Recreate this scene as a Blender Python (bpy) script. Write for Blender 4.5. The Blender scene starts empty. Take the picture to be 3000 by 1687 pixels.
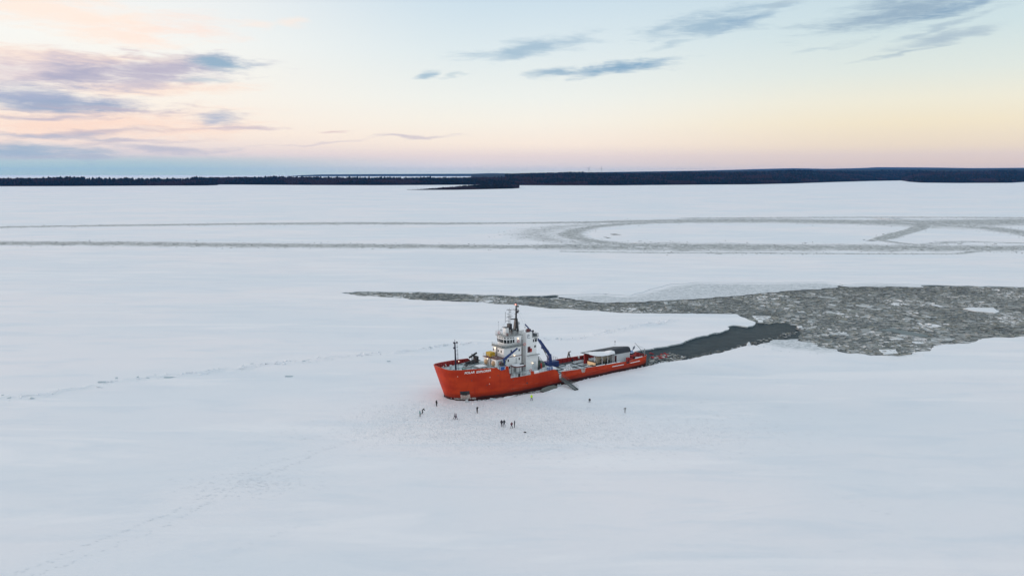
import bpy, bmesh, math, random
import numpy as np
from mathutils import Vector, Matrix, noise as mnoise
from mathutils.geometry import delaunay_2d_cdt

rnd = random.Random(7)
nr = np.random.default_rng(7)
SC = bpy.context.scene
COL = SC.collection
rad = math.radians

# ------------------------------------------------------------------ camera
CAM_H = 60.0
FOC = 2333.0                       # focal length in photo pixels (28 mm on a 36 mm frame)
PITCH = math.atan((843.5 - 508.0) / FOC)
cd = bpy.data.cameras.new('camera')
cam = bpy.data.objects.new('camera', cd)
COL.objects.link(cam)
cam.location = (0, 0, CAM_H)
cam.rotation_euler = (math.pi / 2 - PITCH, 0, 0)
cd.sensor_width = 36.0
cd.lens = 36.0 * FOC / 3000.0
cd.clip_start = 1.0
cd.clip_end = 120000.0
SC.camera = cam

# ------------------------------------------------------------------ helpers for colour and nodes
def lin(h):
    h = h.lstrip('#')
    out = []
    for i in (0, 2, 4):
        c = int(h[i:i + 2], 16) / 255.0
        out.append(c / 12.92 if c <= 0.04045 else ((c + 0.055) / 1.055) ** 2.4)
    return tuple(out)

class NT:
    """tiny wrapper to write node trees as expressions"""
    def __init__(s, tree):
        s.t = tree
        tree.nodes.clear()
    def n(s, typ, **kw):
        nd = s.t.nodes.new(typ)
        for k, v in kw.items():
            setattr(nd, k, v)
        return nd
    def put(s, sock, v):
        if v is None:
            return
        if isinstance(v, bpy.types.NodeSocket):
            s.t.links.new(v, sock)
        else:
            if hasattr(sock, 'default_value'):
                dv = sock.default_value
                if hasattr(dv, '__len__') and not isinstance(v, (int, float)):
                    v = tuple(v)
                    if len(dv) == 4 and len(v) == 3:
                        v = v + (1.0,)
                sock.default_value = v
    def m(s, op, a, b=None, c=None, clamp=False):
        nd = s.n('ShaderNodeMath', operation=op, use_clamp=clamp)
        for i, v in enumerate((a, b, c)):
            s.put(nd.inputs[i], v)
        return nd.outputs[0]
    def vm(s, op, a, b=None, scale=None):
        nd = s.n('ShaderNodeVectorMath', operation=op)
        s.put(nd.inputs[0], a)
        s.put(nd.inputs[1], b)
        if scale is not None:
            s.put(nd.inputs['Scale'], scale)
        return nd.outputs['Value'] if op in ('LENGTH', 'DOT_PRODUCT', 'DISTANCE') else nd.outputs[0]
    def mr(s, v, a, b, c=0.0, d=1.0, smooth=True):
        nd = s.n('ShaderNodeMapRange', interpolation_type='SMOOTHSTEP' if smooth else 'LINEAR')
        for k, x in zip(('Value', 'From Min', 'From Max', 'To Min', 'To Max'), (v, a, b, c, d)):
            s.put(nd.inputs[k], x)
        return nd.outputs[0]
    def mix(s, f, a, b, mode='MIX'):
        nd = s.n('ShaderNodeMix', data_type='RGBA', blend_type=mode)
        s.put(nd.inputs[0], f)
        s.put(nd.inputs[6], a)
        s.put(nd.inputs[7], b)
        return nd.outputs[2]
    def noise(s, vec, scale, detail=3.0, rough=0.5, dist=0.0):
        nd = s.n('ShaderNodeTexNoise')
        s.put(nd.inputs['Vector'], vec)
        for k, v in (('Scale', scale), ('Detail', detail), ('Roughness', rough), ('Distortion', dist)):
            s.put(nd.inputs[k], v)
        return nd.outputs['Fac']
    def vor(s, vec, scale, feature='F1', out='Distance', rand=1.0):
        nd = s.n('ShaderNodeTexVoronoi', feature=feature)
        s.put(nd.inputs['Vector'], vec)
        s.put(nd.inputs['Scale'], scale)
        s.put(nd.inputs['Randomness'], rand)
        return nd.outputs[out]
    def mapping(s, vec, loc=(0, 0, 0), rot=(0, 0, 0), scale=(1, 1, 1), typ='POINT'):
        nd = s.n('ShaderNodeMapping', vector_type=typ)
        s.put(nd.inputs['Vector'], vec)
        nd.inputs['Location'].default_value = loc
        nd.inputs['Rotation'].default_value = rot
        nd.inputs['Scale'].default_value = scale
        return nd.outputs[0]
    def ramp(s, fac, stops):
        nd = s.n('ShaderNodeValToRGB')
        cr = nd.color_ramp
        while len(cr.elements) < len(stops):
            cr.elements.new(0.5)
        for e, (p, c) in zip(cr.elements, stops):
            e.position = p
            e.color = tuple(c) + (1.0,)
        s.put(nd.inputs[0], fac)
        return nd.outputs[0]

# ------------------------------------------------------------------ pixel of the photo -> direction / point on the ice
CS, SN = math.cos(PITCH), math.sin(PITCH)
def ray(px, py):
    v = py - 843.5
    return np.array([px - 1500.0, FOC * CS - v * SN, -(FOC * SN + v * CS)])
def gp(px, py, z=0.0):
    r = ray(px, py)
    t = (z - CAM_H) / r[2]
    return (r[0] * t, r[1] * t)
def azel(px, py):
    r = ray(px, py)
    return math.degrees(math.atan2(r[0], r[1])), math.degrees(math.atan2(r[2], math.hypot(r[0], r[1])))

# ------------------------------------------------------------------ world: pastel winter sky at dusk with wisps of cloud
SUN_EL, SUN_AZ = 7.0, -74.0        # degrees; azimuth from +Y, negative = to the left
w = bpy.data.worlds.new('World')
SC.world = w
w.use_nodes = True
T = NT(w.node_tree)
tc = T.n('ShaderNodeTexCoord').outputs['Generated']
sep = T.n('ShaderNodeSeparateXYZ')
T.put(sep.inputs[0], tc)
dx, dy, dz = sep.outputs
az = T.m('MULTIPLY', T.m('ARCTAN2', dx, dy), 57.29578)
el = T.m('MULTIPLY', T.m('ARCSINE', dz), 57.29578)
hyp = T.m('SQRT', T.m('ADD', T.m('ADD', T.m('MULTIPLY', dx, dx), T.m('MULTIPLY', dy, dy)), 1e-6))
sinaz = T.m('DIVIDE', dx, hyp)
elf = T.m('DIVIDE', el, 60.0, clamp=True)
def stops(lst):
    return [(e / 60.0, lin(c)) for e, c in lst]
R_left = T.ramp(elf, stops([(0, 'B6CABF'), (0.5, 'AEC8CC'), (0.85, 'B5C8CE'), (1.25, 'E2D5D6'), (2.6, 'FBE9DB'), (4.9, 'FAF1E6'), (8.4, 'F6F5F0'), (12, 'EEF0F0'), (24, 'D8DADF'), (60, 'C9D2DC')]))
R_mid = T.ramp(elf, stops([(0, 'D0D6CF'), (0.4, 'DFD6D6'), (1.2, 'E8D8D5'), (2.0, 'F9E9DA'), (3.6, 'F6F0E4'), (5.2, 'EEF0EA'), (8.4, 'DDE8EB'), (12, 'C9DCE8'), (24, 'CAD5DF'), (60, 'C6D1DC')]))
R_right = T.ramp(elf, stops([(0, 'E6CDBC'), (1.1, 'DFCDC6'), (1.75, 'EAD9C5'), (3.2, 'F1E4C9'), (4.6, 'EEE9D6'), (6.4, 'DFE6DF'), (9, 'CEDFE2'), (12, 'C3D8E2'), (24, 'C5D3DE'), (60, 'C6D1DC')]))
sky = T.mix(T.mr(sinaz, -0.02, -0.46), R_mid, R_left)
sky = T.mix(T.mr(sinaz, 0.02, 0.46), sky, R_right)
# clouds: soft stretched patches broken by streaky noise, placed by direction
V0 = T.n('ShaderNodeCombineXYZ')
T.put(V0.inputs[0], az)
T.put(V0.inputs[1], el)
V0 = V0.outputs[0]
sv = T.mapping(V0, scale=(0.22, 1.15, 1))
n1 = T.noise(sv, 1.0, 8.0, 0.62, 0.4)
n2 = T.noise(T.mapping(V0, loc=(7, 3, 0), rot=(0, 0, rad(-7)), scale=(0.5, 3.4, 1)), 1.0, 8.0, 0.66, 0.6)
wn = T.n('ShaderNodeTexNoise')
T.put(wn.inputs['Vector'], T.mapping(V0, scale=(0.35, 1.2, 1)))
wn.inputs['Scale'].default_value = 1.0
wn.inputs['Detail'].default_value = 3.0
wv = T.vm('MULTIPLY', T.vm('SUBTRACT', wn.outputs['Color'], (0.5, 0.5, 0.5)), (2.6, 0.9, 0))
V = T.vm('ADD', V0, wv)
nz = T.m('ADD', T.m('MULTIPLY', T.m('SUBTRACT', n1, 0.5), 1.7), T.m('MULTIPLY', T.m('SUBTRACT', n2, 0.5), 1.3))
nz1 = T.m('ADD', nz, 1.14)
# thin streaks of the same cloud all over the rest of the dome
gen = T.noise(T.mapping(tc, rot=(0, 0, rad(10)), scale=(1.4, 3.0, 7.0)), 1.0, 3.0, 0.6)
skyg = T.mix(T.mr(gen, 0.56, 0.76, 0.0, 0.45), sky, lin('A9BACB'))
D = 57.29578 / FOC                # degrees per photo pixel
CL = [  # px, py, half width, half height, tilt, colour, opacity
    (150, 30, 330, 48, -7, 'FFEADB', 0.85), (380, 105, 130, 26, -9, 'FFE8DA', 0.75), (570, 82, 130, 34, -3, 'FCE5DA', 0.8),
    (750, 72, 60, 16, 0, 'FBEADF', 0.6), (860, 70, 45, 12, 0, 'FBE9DD', 0.6),
    (90, 165, 230, 22, -3, 'FFE4D2', 0.8), (330, 178, 240, 16, 3, 'FFE2CF', 0.9),
    (250, 365, 430, 46, 2, 'FBDAC9', 0.85), (420, 262, 300, 16, 3, 'FCE0CF', 0.8),
    (140, 212, 330, 46, 1, 'DCCDD2', 0.95), (440, 205, 270, 36, 4, 'BCB6C8', 1.0), (650, 190, 95, 20, -2, '92AFC6', 0.95),
    (215, 226, 110, 22, 4, 'A9A9C2', 0.75),
    (110, 288, 300, 30, -2, 'A6AFC9', 1.0), (200, 308, 210, 15, 0, '97A8C3', 0.85), (330, 318, 200, 7, -2, 'BDB4C4', 0.7),
    (120, 345, 170, 7, 1, 'B7B3C6', 0.7), (300, 385, 200, 9, 4, 'BFB6C4', 0.75), (120, 398, 190, 8, 1, 'B1B6C9', 0.8),
    (640, 346, 85, 15, 1, 'B2BACD', 0.95), (720, 374, 130, 7, 2, 'CDBFC9', 0.8), (610, 238, 90, 7, 2, 'BFCBD4', 0.7),
    (60, 440, 240, 18, -2, '9DB3C9', 0.95), (330, 412, 120, 6, -2, 'B3B7C9', 0.7), (480, 438, 200, 13, -4, 'BDBDCC', 0.9),
    (200, 458, 260, 7, -1, 'B4B9C9', 0.7), (430, 415, 160, 6, 2, 'C9C0CB', 0.6),
    (1000, 382, 60, 6, 2, 'DDC6C6', 0.8), (1215, 398, 130, 7, 2, 'CCC3CC', 0.8), (930, 418, 190, 5, 4, 'D6CAD0', 0.65),
    (1560, 142, 230, 30, 8, 'A2BCCF', 0.9), (1250, 224, 48, 13, 6, 'A3BDCF', 0.9), (1340, 224, 60, 7, 10, 'BACCD5', 0.6),
    (2070, 72, 225, 36, 9, '9CB7CB', 0.9), (2200, 55, 120, 16, 14, '8FADC6', 0.8), (1970, 130, 110, 10, 11, 'B3C8D5', 0.6),
    (1800, 202, 200, 20, 6, '85A8C4', 1.0), (1640, 211, 100, 9, 2, '95B2C8', 0.8),
    (2650, 32, 270, 46, 7, '95ADC1', 0.95), (2830, 18, 150, 16, 12, '86A3BD', 0.8), (2780, 70, 150, 10, 14, 'A9BDCB', 0.7),
    (2760, 108, 130, 20, 10, 'A9BCCA', 0.85), (2640, 155, 140, 7, 8, 'B2C3CD', 0.8), (2430, 142, 110, 6, 8, 'BCCDD5', 0.6),
    (2300, 14, 90, 12, 14, 'B3C6D2', 0.7),
]
for (px, py, hw, hh, tilt, c, op) in CL:
    if px < 700 and py < 470:          # the bank on the left hangs together
        hw, hh = hw * 1.12, hh * 1.35
    a0, e0 = azel(px, py)
    mv = T.mapping(V, loc=(a0, e0, 0), rot=(0, 0, rad(tilt)), scale=(hw * D, hh * D, 1), typ='TEXTURE')
    d = T.vm('LENGTH', mv)
    k = T.mr(T.m('SUBTRACT', nz1, d), 0.0, 1.15, 0.0, op)
    sky = T.mix(k, sky, lin(c))
st = T.n('ShaderNodeTexSky', sky_type='NISHITA')
st.sun_disc = False
st.sun_elevation = rad(SUN_EL)
st.sun_rotation = rad(SUN_AZ)
def bgn(c, st_):
    n_ = T.n('ShaderNodeBackground')
    T.put(n_.inputs['Color'], c)
    n_.inputs['Strength'].default_value = st_
    return n_.outputs[0]
def mxs(f, a_, b_):
    n_ = T.n('ShaderNodeMixShader')
    T.put(n_.inputs[0], f)
    T.put(n_.inputs[1], a_)
    T.put(n_.inputs[2], b_)
    return n_.outputs[0]
# the listed clouds all lie in one stretch of sky; elsewhere the streaks carry on
zone = T.m('MULTIPLY', T.mr(T.m('ABSOLUTE', az), 52.0, 44.0), T.mr(el, 19.0, 15.0))
bgm = mxs(zone, bgn(skyg, 1.13), bgn(sky, 1.13))
wo = T.n('ShaderNodeOutputWorld')
T.put(wo.inputs['Surface'], mxs(0.10, bgm, bgn(st.outputs[0], 0.05)))
w.cycles.sampling_method = 'MANUAL'
w.cycles.sample_map_resolution = 512

# ------------------------------------------------------------------ sun: low, veiled, from the left
sd = bpy.data.lights.new('sun', 'SUN')
sd.energy = 1.5
sd.angle = rad(14)
sd.color = (1.0, 0.80, 0.70)
sun = bpy.data.objects.new('sun', sd)
COL.objects.link(sun)
sdir = Vector((math.sin(rad(SUN_AZ)) * math.cos(rad(SUN_EL)), math.cos(rad(SUN_AZ)) * math.cos(rad(SUN_EL)), math.sin(rad(SUN_EL))))
sun.rotation_euler = sdir.to_track_quat('Z', 'Y').to_euler()
sun.location = (-300, 200, 300)

# ------------------------------------------------------------------ render settings
SC.view_settings.view_transform = 'Standard'
SC.view_settings.look = 'None'
SC.view_settings.gamma = 1.0
SC.view_settings.use_curve_mapping = False
SC.view_settings.exposure = 0.0
SC.render.engine = 'CYCLES'
SC.cycles.use_denoising = True
SC.cycles.max_bounces = 5
SC.cycles.diffuse_bounces = 2
SC.cycles.volume_bounces = 1
SC.cycles.use_fast_gi = False

# ------------------------------------------------------------------ materials
MATS = {}
def mat(name, col, rough=0.6, var=0.12, vscale=1.2, metal=0.0, bump=0.0, bscale=8.0, spec=0.5, col2=None, thr=(0.45, 0.6), emit=None, estr=0.0, stretch=(1, 1, 1)):
    if name in MATS:
        return MATS[name]
    m = bpy.data.materials.new(name)
    m.use_nodes = True
    t = NT(m.node_tree)
    oc = t.n('ShaderNodeTexCoord').outputs['Object']
    p = t.n('ShaderNodeBsdfPrincipled')
    nn = t.noise(t.mapping(oc, scale=stretch), vscale, 4.0, 0.6)
    base = t.mix(1.0, col, t.mix(nn, (1 - var,) * 3, (1 + var,) * 3), 'MULTIPLY')
    if col2 is not None:
        base = t.mix(t.mr(t.noise(t.mapping(oc, loc=(3, 9, 1), scale=stretch), vscale * 1.7, 5.0, 0.65), *thr), base, col2)
    t.put(p.inputs['Base Color'], base)
    p.inputs['Roughness'].default_value = rough
    p.inputs['Metallic'].default_value = metal
    p.inputs['Specular IOR Level'].default_value = spec
    if emit:
        p.inputs['Emission Color'].default_value = tuple(emit) + (1,)
        p.inputs['Emission Strength'].default_value = estr
    if bump:
        b = t.n('ShaderNodeBump')
        b.inputs['Strength'].default_value = bump
        b.inputs['Distance'].default_value = 0.1
        t.put(b.inputs['Height'], t.noise(oc, bscale, 4.0, 0.6))
        t.put(p.inputs['Normal'], b.outputs[0])
    o = t.n('ShaderNodeOutputMaterial')
    t.put(o.inputs[0], p.outputs[0])
    MATS[name] = m
    return m

def mat_snow():
    m = bpy.data.materials.new('wind_packed_snow')
    m.use_nodes = True
    t = NT(m.node_tree)
    geo = t.n('ShaderNodeNewGeometry').outputs['Position']
    p = t.n('ShaderNodeBsdfPrincipled')
    big = t.noise(t.mapping(geo, scale=(0.006, 0.010, 0.01)), 1.0, 4.0, 0.55)
    med = t.noise(t.mapping(geo, rot=(0, 0, rad(35)), scale=(0.03, 0.11, 0.05)), 1.0, 5.0, 0.6, 0.5)
    fine = t.noise(t.mapping(geo, rot=(0, 0, rad(28)), scale=(0.25, 0.8, 0.3)), 1.0, 5.0, 0.65)
    c = t.mix(t.mr(big, 0.38, 0.62), (0.805, 0.845, 0.880), (0.895, 0.880, 0.892))
    c = t.mix(t.mr(med, 0.47, 0.70, 0, 0.55), c, (0.72, 0.785, 0.84))
    c = t.mix(t.mr(t.noise(t.mapping(geo, rot=(0, 0, rad(30)), scale=(0.012, 0.06, 0.05)), 1.0, 4.0, 0.6, 0.8), 0.52, 0.66, 0, 0.55), c, (0.95, 0.942, 0.945))
    c = t.mix(t.mr(fine, 0.55, 0.75, 0, 0.22), c, (0.66, 0.72, 0.77))
    c = t.mix(t.mr(t.noise(t.mapping(geo, rot=(0, 0, rad(40)), scale=(1.1, 2.6, 1)), 1.0, 4.0, 0.7), 0.56, 0.72, 0, 0.16), c, (0.60, 0.67, 0.73))
    BASEC = c
    p.inputs['Roughness'].default_value = 0.55
    p.inputs['Specular IOR Level'].default_value = 0.45
    # trampled ground around the bow: real relief only
    cx, cy = gp(1430, 1235)
    dd = t.vm('LENGTH', t.mapping(geo, loc=(cx, cy, 0), scale=(42, 24, 50), typ='TEXTURE'))
    cx2, cy2 = gp(1850, 1270)
    dd2 = t.vm('LENGTH', t.mapping(geo, loc=(cx2, cy2, 0), scale=(50, 12, 50), typ='TEXTURE'))
    tr = t.m('MAXIMUM', t.mr(t.m('ADD', dd, t.m('MULTIPLY', med, 0.5)), 1.35, 0.6), t.mr(t.m('ADD', dd2, t.m('MULTIPLY', med, 0.6)), 1.35, 0.7, 0, 0.25))
    foot = t.mr(t.vor(geo, 1.15), 0.10, 0.36)
    foot2 = t.mr(t.noise(geo, 1.6, 3.0, 0.6), 0.40, 0.62)
    h1 = t.m('MULTIPLY', t.m('MULTIPLY', t.m('ADD', foot, t.m('MULTIPLY', foot2, 0.7)), tr), 0.45)
    # trodden snow is packed and a little bluer
    t.put(p.inputs['Base Color'], t.mix(t.m('MULTIPLY', tr, t.mr(t.m('ADD', t.m('MULTIPLY', foot2, 0.6), t.m('MULTIPLY', foot, 0.4)), 0.55, 0.2, 0, 0.26)), BASEC, (0.68, 0.74, 0.79)))
    h = t.m('ADD', h1, t.m('ADD', t.m('MULTIPLY', fine, 0.22), t.m('MULTIPLY', med, 0.7)))
    b = t.n('ShaderNodeBump')
    b.inputs['Strength'].default_value = 0.8
    b.inputs['Distance'].default_value = 0.4
    t.put(b.inputs['Height'], h)
    t.put(p.inputs['Normal'], b.outputs[0])
    o = t.n('ShaderNodeOutputMaterial')
    t.put(o.inputs[0], p.outputs[0])
    return m

def mat_brash(name, dark, midc, light, lo=0.42, hi=0.62, scale=0.55, edge_attr=True, snowc=(0.80, 0.825, 0.86), bump=0.8):
    """slush of crushed floes: light lumps over darker wet slush; the painted attribute 'amount' says where it is"""
    m = bpy.data.materials.new(name)
    m.use_nodes = True
    t = NT(m.node_tree)
    geo = t.n('ShaderNodeNewGeometry').outputs['Position']
    p = t.n('ShaderNodeBsdfPrincipled')
    v = t.vor(geo, scale, 'F1', 'Color')
    sepc = t.n('ShaderNodeSeparateColor')
    t.put(sepc.inputs[0], v)
    cell = sepc.outputs[0]
    edge = t.vor(geo, scale, 'DISTANCE_TO_EDGE')
    n_a = t.noise(t.mapping(geo, scale=(0.5, 1, 1)), 0.13, 5.0, 0.7)
    n_b = t.noise(geo, 1.7, 4.0, 0.65)
    lev = t.m('ADD', t.m('MULTIPLY', cell, 0.55), t.m('ADD', t.m('MULTIPLY', n_a, 0.75), t.m('MULTIPLY', n_b, 0.25)))
    c = t.mix(t.mr(lev, lo, lo + 0.28), dark, midc)
    c = t.mix(t.mr(lev, hi + 0.12, hi + 0.45), c, light)
    c = t.mix(t.mr(edge, 0.0, 0.10, 0.75, 0.0), c, dark)
    if edge_attr:
        at = t.n('ShaderNodeAttribute', attribute_name='amount').outputs['Fac']
        ragged = t.m('ADD', t.m('MULTIPLY', t.m('SUBTRACT', t.noise(t.mapping(geo, scale=(0.6, 1, 1)), 0.09, 6.0, 0.75), 0.5), 1.5), t.m('MULTIPLY', t.m('SUBTRACT', t.noise(t.mapping(geo, scale=(0.45, 1, 1)), 0.5, 4.0, 0.7), 0.5), 0.8))
        k = t.mr(t.m('ADD', at, ragged), 0.16, 0.95, 0.0, 0.94)
        c = t.mix(k, snowc, c)
    t.put(p.inputs['Base Color'], c)
    p.inputs['Roughness'].default_value = 0.6
    p.inputs['Specular IOR Level'].default_value = 0.3
    b = t.n('ShaderNodeBump')
    b.inputs['Strength'].default_value = bump
    b.inputs['Distance'].default_value = 0.3
    t.put(b.inputs['Height'], lev)
    t.put(p.inputs['Normal'], b.outputs[0])
    o = t.n('ShaderNodeOutputMaterial')
    t.put(o.inputs[0], p.outputs[0])
    return m

def mat_water():
    m = bpy.data.materials.new('dark_sea_water')
    m.use_nodes = True
    t = NT(m.node_tree)
    geo = t.n('ShaderNodeNewGeometry').outputs['Position']
    p = t.n('ShaderNodeBsdfPrincipled')
    n = t.noise(t.mapping(geo, rot=(0, 0, rad(37)), scale=(0.25, 0.6, 1)), 1.0, 5.0, 0.65)
    t.put(p.inputs['Base Color'], t.mix(t.mr(n, 0.4, 0.72), (0.016, 0.032, 0.042), (0.045, 0.070, 0.080)))
    p.inputs['Roughness'].default_value = 0.32
    p.inputs['IOR'].default_value = 1.33
    p.inputs['Specular IOR Level'].default_value = 0.03
    b = t.n('ShaderNodeBump')
    b.inputs['Strength'].default_value = 0.9
    b.inputs['Distance'].default_value = 0.25
    t.put(b.inputs['Height'], t.noise(geo, 1.3, 5.0, 0.7))
    t.put(p.inputs['Normal'], b.outputs[0])
    o = t.n('ShaderNodeOutputMaterial')
    t.put(o.inputs[0], p.outputs[0])
    return m

SNOW = mat_snow()
WATER = mat_water()

# ------------------------------------------------------------------ mesh helpers
def link(o, parent=None):
    COL.objects.link(o)
    if parent is not None:
        o.parent = parent
    return o

def empty(name, loc=(0, 0, 0), rz=0.0, parent=None):
    o = bpy.data.objects.new(name, None)
    o.location = loc
    o.rotation_euler = (0, 0, rz)
    o.empty_display_size = 0.3
    return link(o, parent)

def tag(o, label=None, cat=None, group=None, kind=None):
    if label: o['label'] = label
    if cat: o['category'] = cat
    if group: o['group'] = group
    if kind: o['kind'] = kind
    return o

class MB:
    """collects shapes, builds ONE mesh object. flip mirrors y (ship frame: s aft, b to port, z up)"""
    def __init__(s, flip=False):
        s.v, s.f, s.mi, s.flip, s.cur = [], [], [], flip, 0
    def add(s, vs, fs):
        o = len(s.v)
        s.v += [tuple(float(c) for c in p) for p in vs]
        for f in fs:
            s.f.append(tuple(i + o for i in f))
            s.mi.append(s.cur)
        return s
    def box(s, x0, x1, y0, y1, z0, z1):
        vs = [(x, y, z) for z in (z0, z1) for (x, y) in ((x0, y0), (x1, y0), (x1, y1), (x0, y1))]
        return s.add(vs, [(0, 1, 2, 3), (4, 5, 6, 7), (0, 1, 5, 4), (1, 2, 6, 5), (2, 3, 7, 6), (3, 0, 4, 7)])
    def prism(s, poly, z0, z1, top=None):
        """poly list of (x, y); top optionally another list for a tapered body"""
        n = len(poly)
        top = top or poly
        vs = [(x, y, z0) for x, y in poly] + [(x, y, z1) for x, y in top]
        return s.add(vs, [tuple(range(n)), tuple(range(n, 2 * n))] + [(i, (i + 1) % n, n + (i + 1) % n, n + i) for i in range(n)])
    def tube(s, p0, p1, r0, r1=None, n=6):
        r1 = r0 if r1 is None else r1
        a, b = Vector(p0), Vector(p1)
        d = (b - a)
        if d.length < 1e-6:
            return s
        d.normalize()
        ux = d.orthogonal().normalized()
        uy = d.cross(ux)
        vs = []
        for p, r in ((a, r0), (b, r1)):
            for i in range(n):
                t = 2 * math.pi * i / n
                vs.append(p + ux * (math.cos(t) * r) + uy * (math.sin(t) * r))
        return s.add(vs, [tuple(range(n)), tuple(range(n, 2 * n))] + [(i, (i + 1) % n, n + (i + 1) % n, n + i) for i in range(n)])
    def path(s, pts, r, n=6):
        for a, b in zip(pts, pts[1:]):
            s.tube(a, b, r, r, n)
        return s
    def bar(s, p0, p1, w, h, up=(0, 0, 1)):
        """rectangular beam between two points"""
        a, b = Vector(p0), Vector(p1)
        d = (b - a).normalized()
        side = d.cross(Vector(up))
        if side.length < 1e-4:
            side = d.orthogonal()
        side.normalize()
        u = side.cross(d)
        wa, wb = (w if isinstance(w, tuple) else (w, w))
        ha, hb = (h if isinstance(h, tuple) else (h, h))
        vs = []
        for p, ww, hh in ((a, wa, ha), (b, wb, hb)):
            for x, y in ((-1, -1), (1, -1), (1, 1), (-1, 1)):
                vs.append(p + side * (x * ww / 2) + u * (y * hh / 2))
        return s.add(vs, [(0, 1, 2, 3), (4, 5, 6, 7), (0, 1, 5, 4), (1, 2, 6, 5), (2, 3, 7, 6), (3, 0, 4, 7)])
    def ball(s, c, r, nu=10, nv=6, sc=(1, 1, 1)):
        vs, fs = [], []
        for j in range(nv + 1):
            ph = math.pi * j / nv
            for i in range(nu):
                t = 2 * math.pi * i / nu
                vs.append((c[0] + r * sc[0] * math.sin(ph) * math.cos(t), c[1] + r * sc[1] * math.sin(ph) * math.sin(t), c[2] + r * sc[2] * math.cos(ph)))
        for j in range(nv):
            for i in range(nu):
                fs.append((j * nu + i, j * nu + (i + 1) % nu, (j + 1) * nu + (i + 1) % nu, (j + 1) * nu + i))
        return s.add(vs, fs)
    def grid(s, P):
        nr_, nc = len(P), len(P[0])
        return s.add([p for row in P for p in row], [(i * nc + j, i * nc + j + 1, (i + 1) * nc + j + 1, (i + 1) * nc + j) for i in range(nr_ - 1) for j in range(nc - 1)])
    def build(s, name, mats, parent=None, smooth=False, recalc=True, bevel=0.0):
        me = bpy.data.meshes.new(name)
        vs = [(x, -y, z) for x, y, z in s.v] if s.flip else s.v
        me.from_pydata(vs, [], s.f)
        mats = mats if isinstance(mats, (list, tuple)) else [mats]
        for m in mats:
            me.materials.append(m)
        if len(mats) > 1:
            me.polygons.foreach_set('material_index', s.mi)
        bm = bmesh.new()
        bm.from_mesh(me)
        bmesh.ops.remove_doubles(bm, verts=bm.verts, dist=1e-5)
        if bevel:
            bmesh.ops.bevel(bm, geom=list(bm.edges), offset=bevel, segments=1, affect='EDGES', clamp_overlap=True)
        if recalc:
            bmesh.ops.recalc_face_normals(bm, faces=bm.faces)
        bm.to_mesh(me)
        bm.free()
        if smooth:
            me.polygons.foreach_set('use_smooth', [True] * len(me.polygons))
        me.update()
        return link(bpy.data.objects.new(name, me), parent)

def copy_obj(o, parent=None, loc=None, rz=None):
    c = o.copy()
    COL.objects.link(c)
    c.parent = parent
    if loc is not None: c.location = loc
    if rz is not None: c.rotation_euler = (0, 0, rz)
    return c

def np_mesh(name, verts, faces_flat, fsize, mats, matidx=None, smooth=False):
    """verts (n,3), faces_flat (m*fsize) all faces of one size"""
    me = bpy.data.meshes.new(name)
    nf = len(faces_flat) // fsize
    me.vertices.add(len(verts))
    me.vertices.foreach_set('co', np.asarray(verts, np.float32).ravel())
    me.loops.add(len(faces_flat))
    me.loops.foreach_set('vertex_index', np.asarray(faces_flat, np.int32).ravel())
    me.polygons.add(nf)
    me.polygons.foreach_set('loop_start', np.arange(nf, dtype=np.int32) * fsize)
    for m in mats:
        me.materials.append(m)
    if matidx is not None:
        me.polygons.foreach_set('material_index', np.asarray(matidx, np.int32))
    me.update(calc_edges=True)
    me.validate()
    if smooth:
        me.polygons.foreach_set('use_smooth', [True] * nf)
    return bpy.data.objects.new(name, me)

def inside(poly, pts):
    """vectorised point in polygon"""
    poly = np.asarray(poly, float)
    x, y = pts[:, 0], pts[:, 1]
    res = np.zeros(len(pts), bool)
    j = len(poly) - 1
    for i in range(len(poly)):
        xi, yi = poly[i]
        xj, yj = poly[j]
        c = ((yi > y) != (yj > y)) & (x < (xj - xi) * (y - yi) / (yj - yi + 1e-12) + xi)
        res ^= c
        j = i
    return res

def roughen(pts, step, amp, seed, closed=False):
    """resample a polyline and push it in and out with fractal noise"""
    out = []
    P = [np.array(p, float) for p in pts]
    segs = list(zip(P, P[1:])) + ([(P[-1], P[0])] if closed else [])
    for a, b in segs:
        L = np.linalg.norm(b - a)
        k = max(1, int(L / step))
        nrm = np.array([-(b - a)[1], (b - a)[0]]) / (L + 1e-9)
        for i in range(k):
            q = a + (b - a) * i / k
            v = mnoise.fractal(Vector((q[0] * 0.16, q[1] * 0.16, seed)), 0.8, 2.0, 5)
            out.append(q + nrm * (amp * v if (i or closed) else 0.0))
    if not closed:
        out.append(P[-1])
    return out

# ------------------------------------------------------------------ ship frame (needed for the hole in the ice)
S_ANG = rad(37.0)
S_O = gp(1309, 1166)
def ship_xy(s, b):
    return (S_O[0] + s * math.cos(S_ANG) + b * math.sin(S_ANG), S_O[1] + s * math.sin(S_ANG) - b * math.cos(S_ANG))

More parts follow.
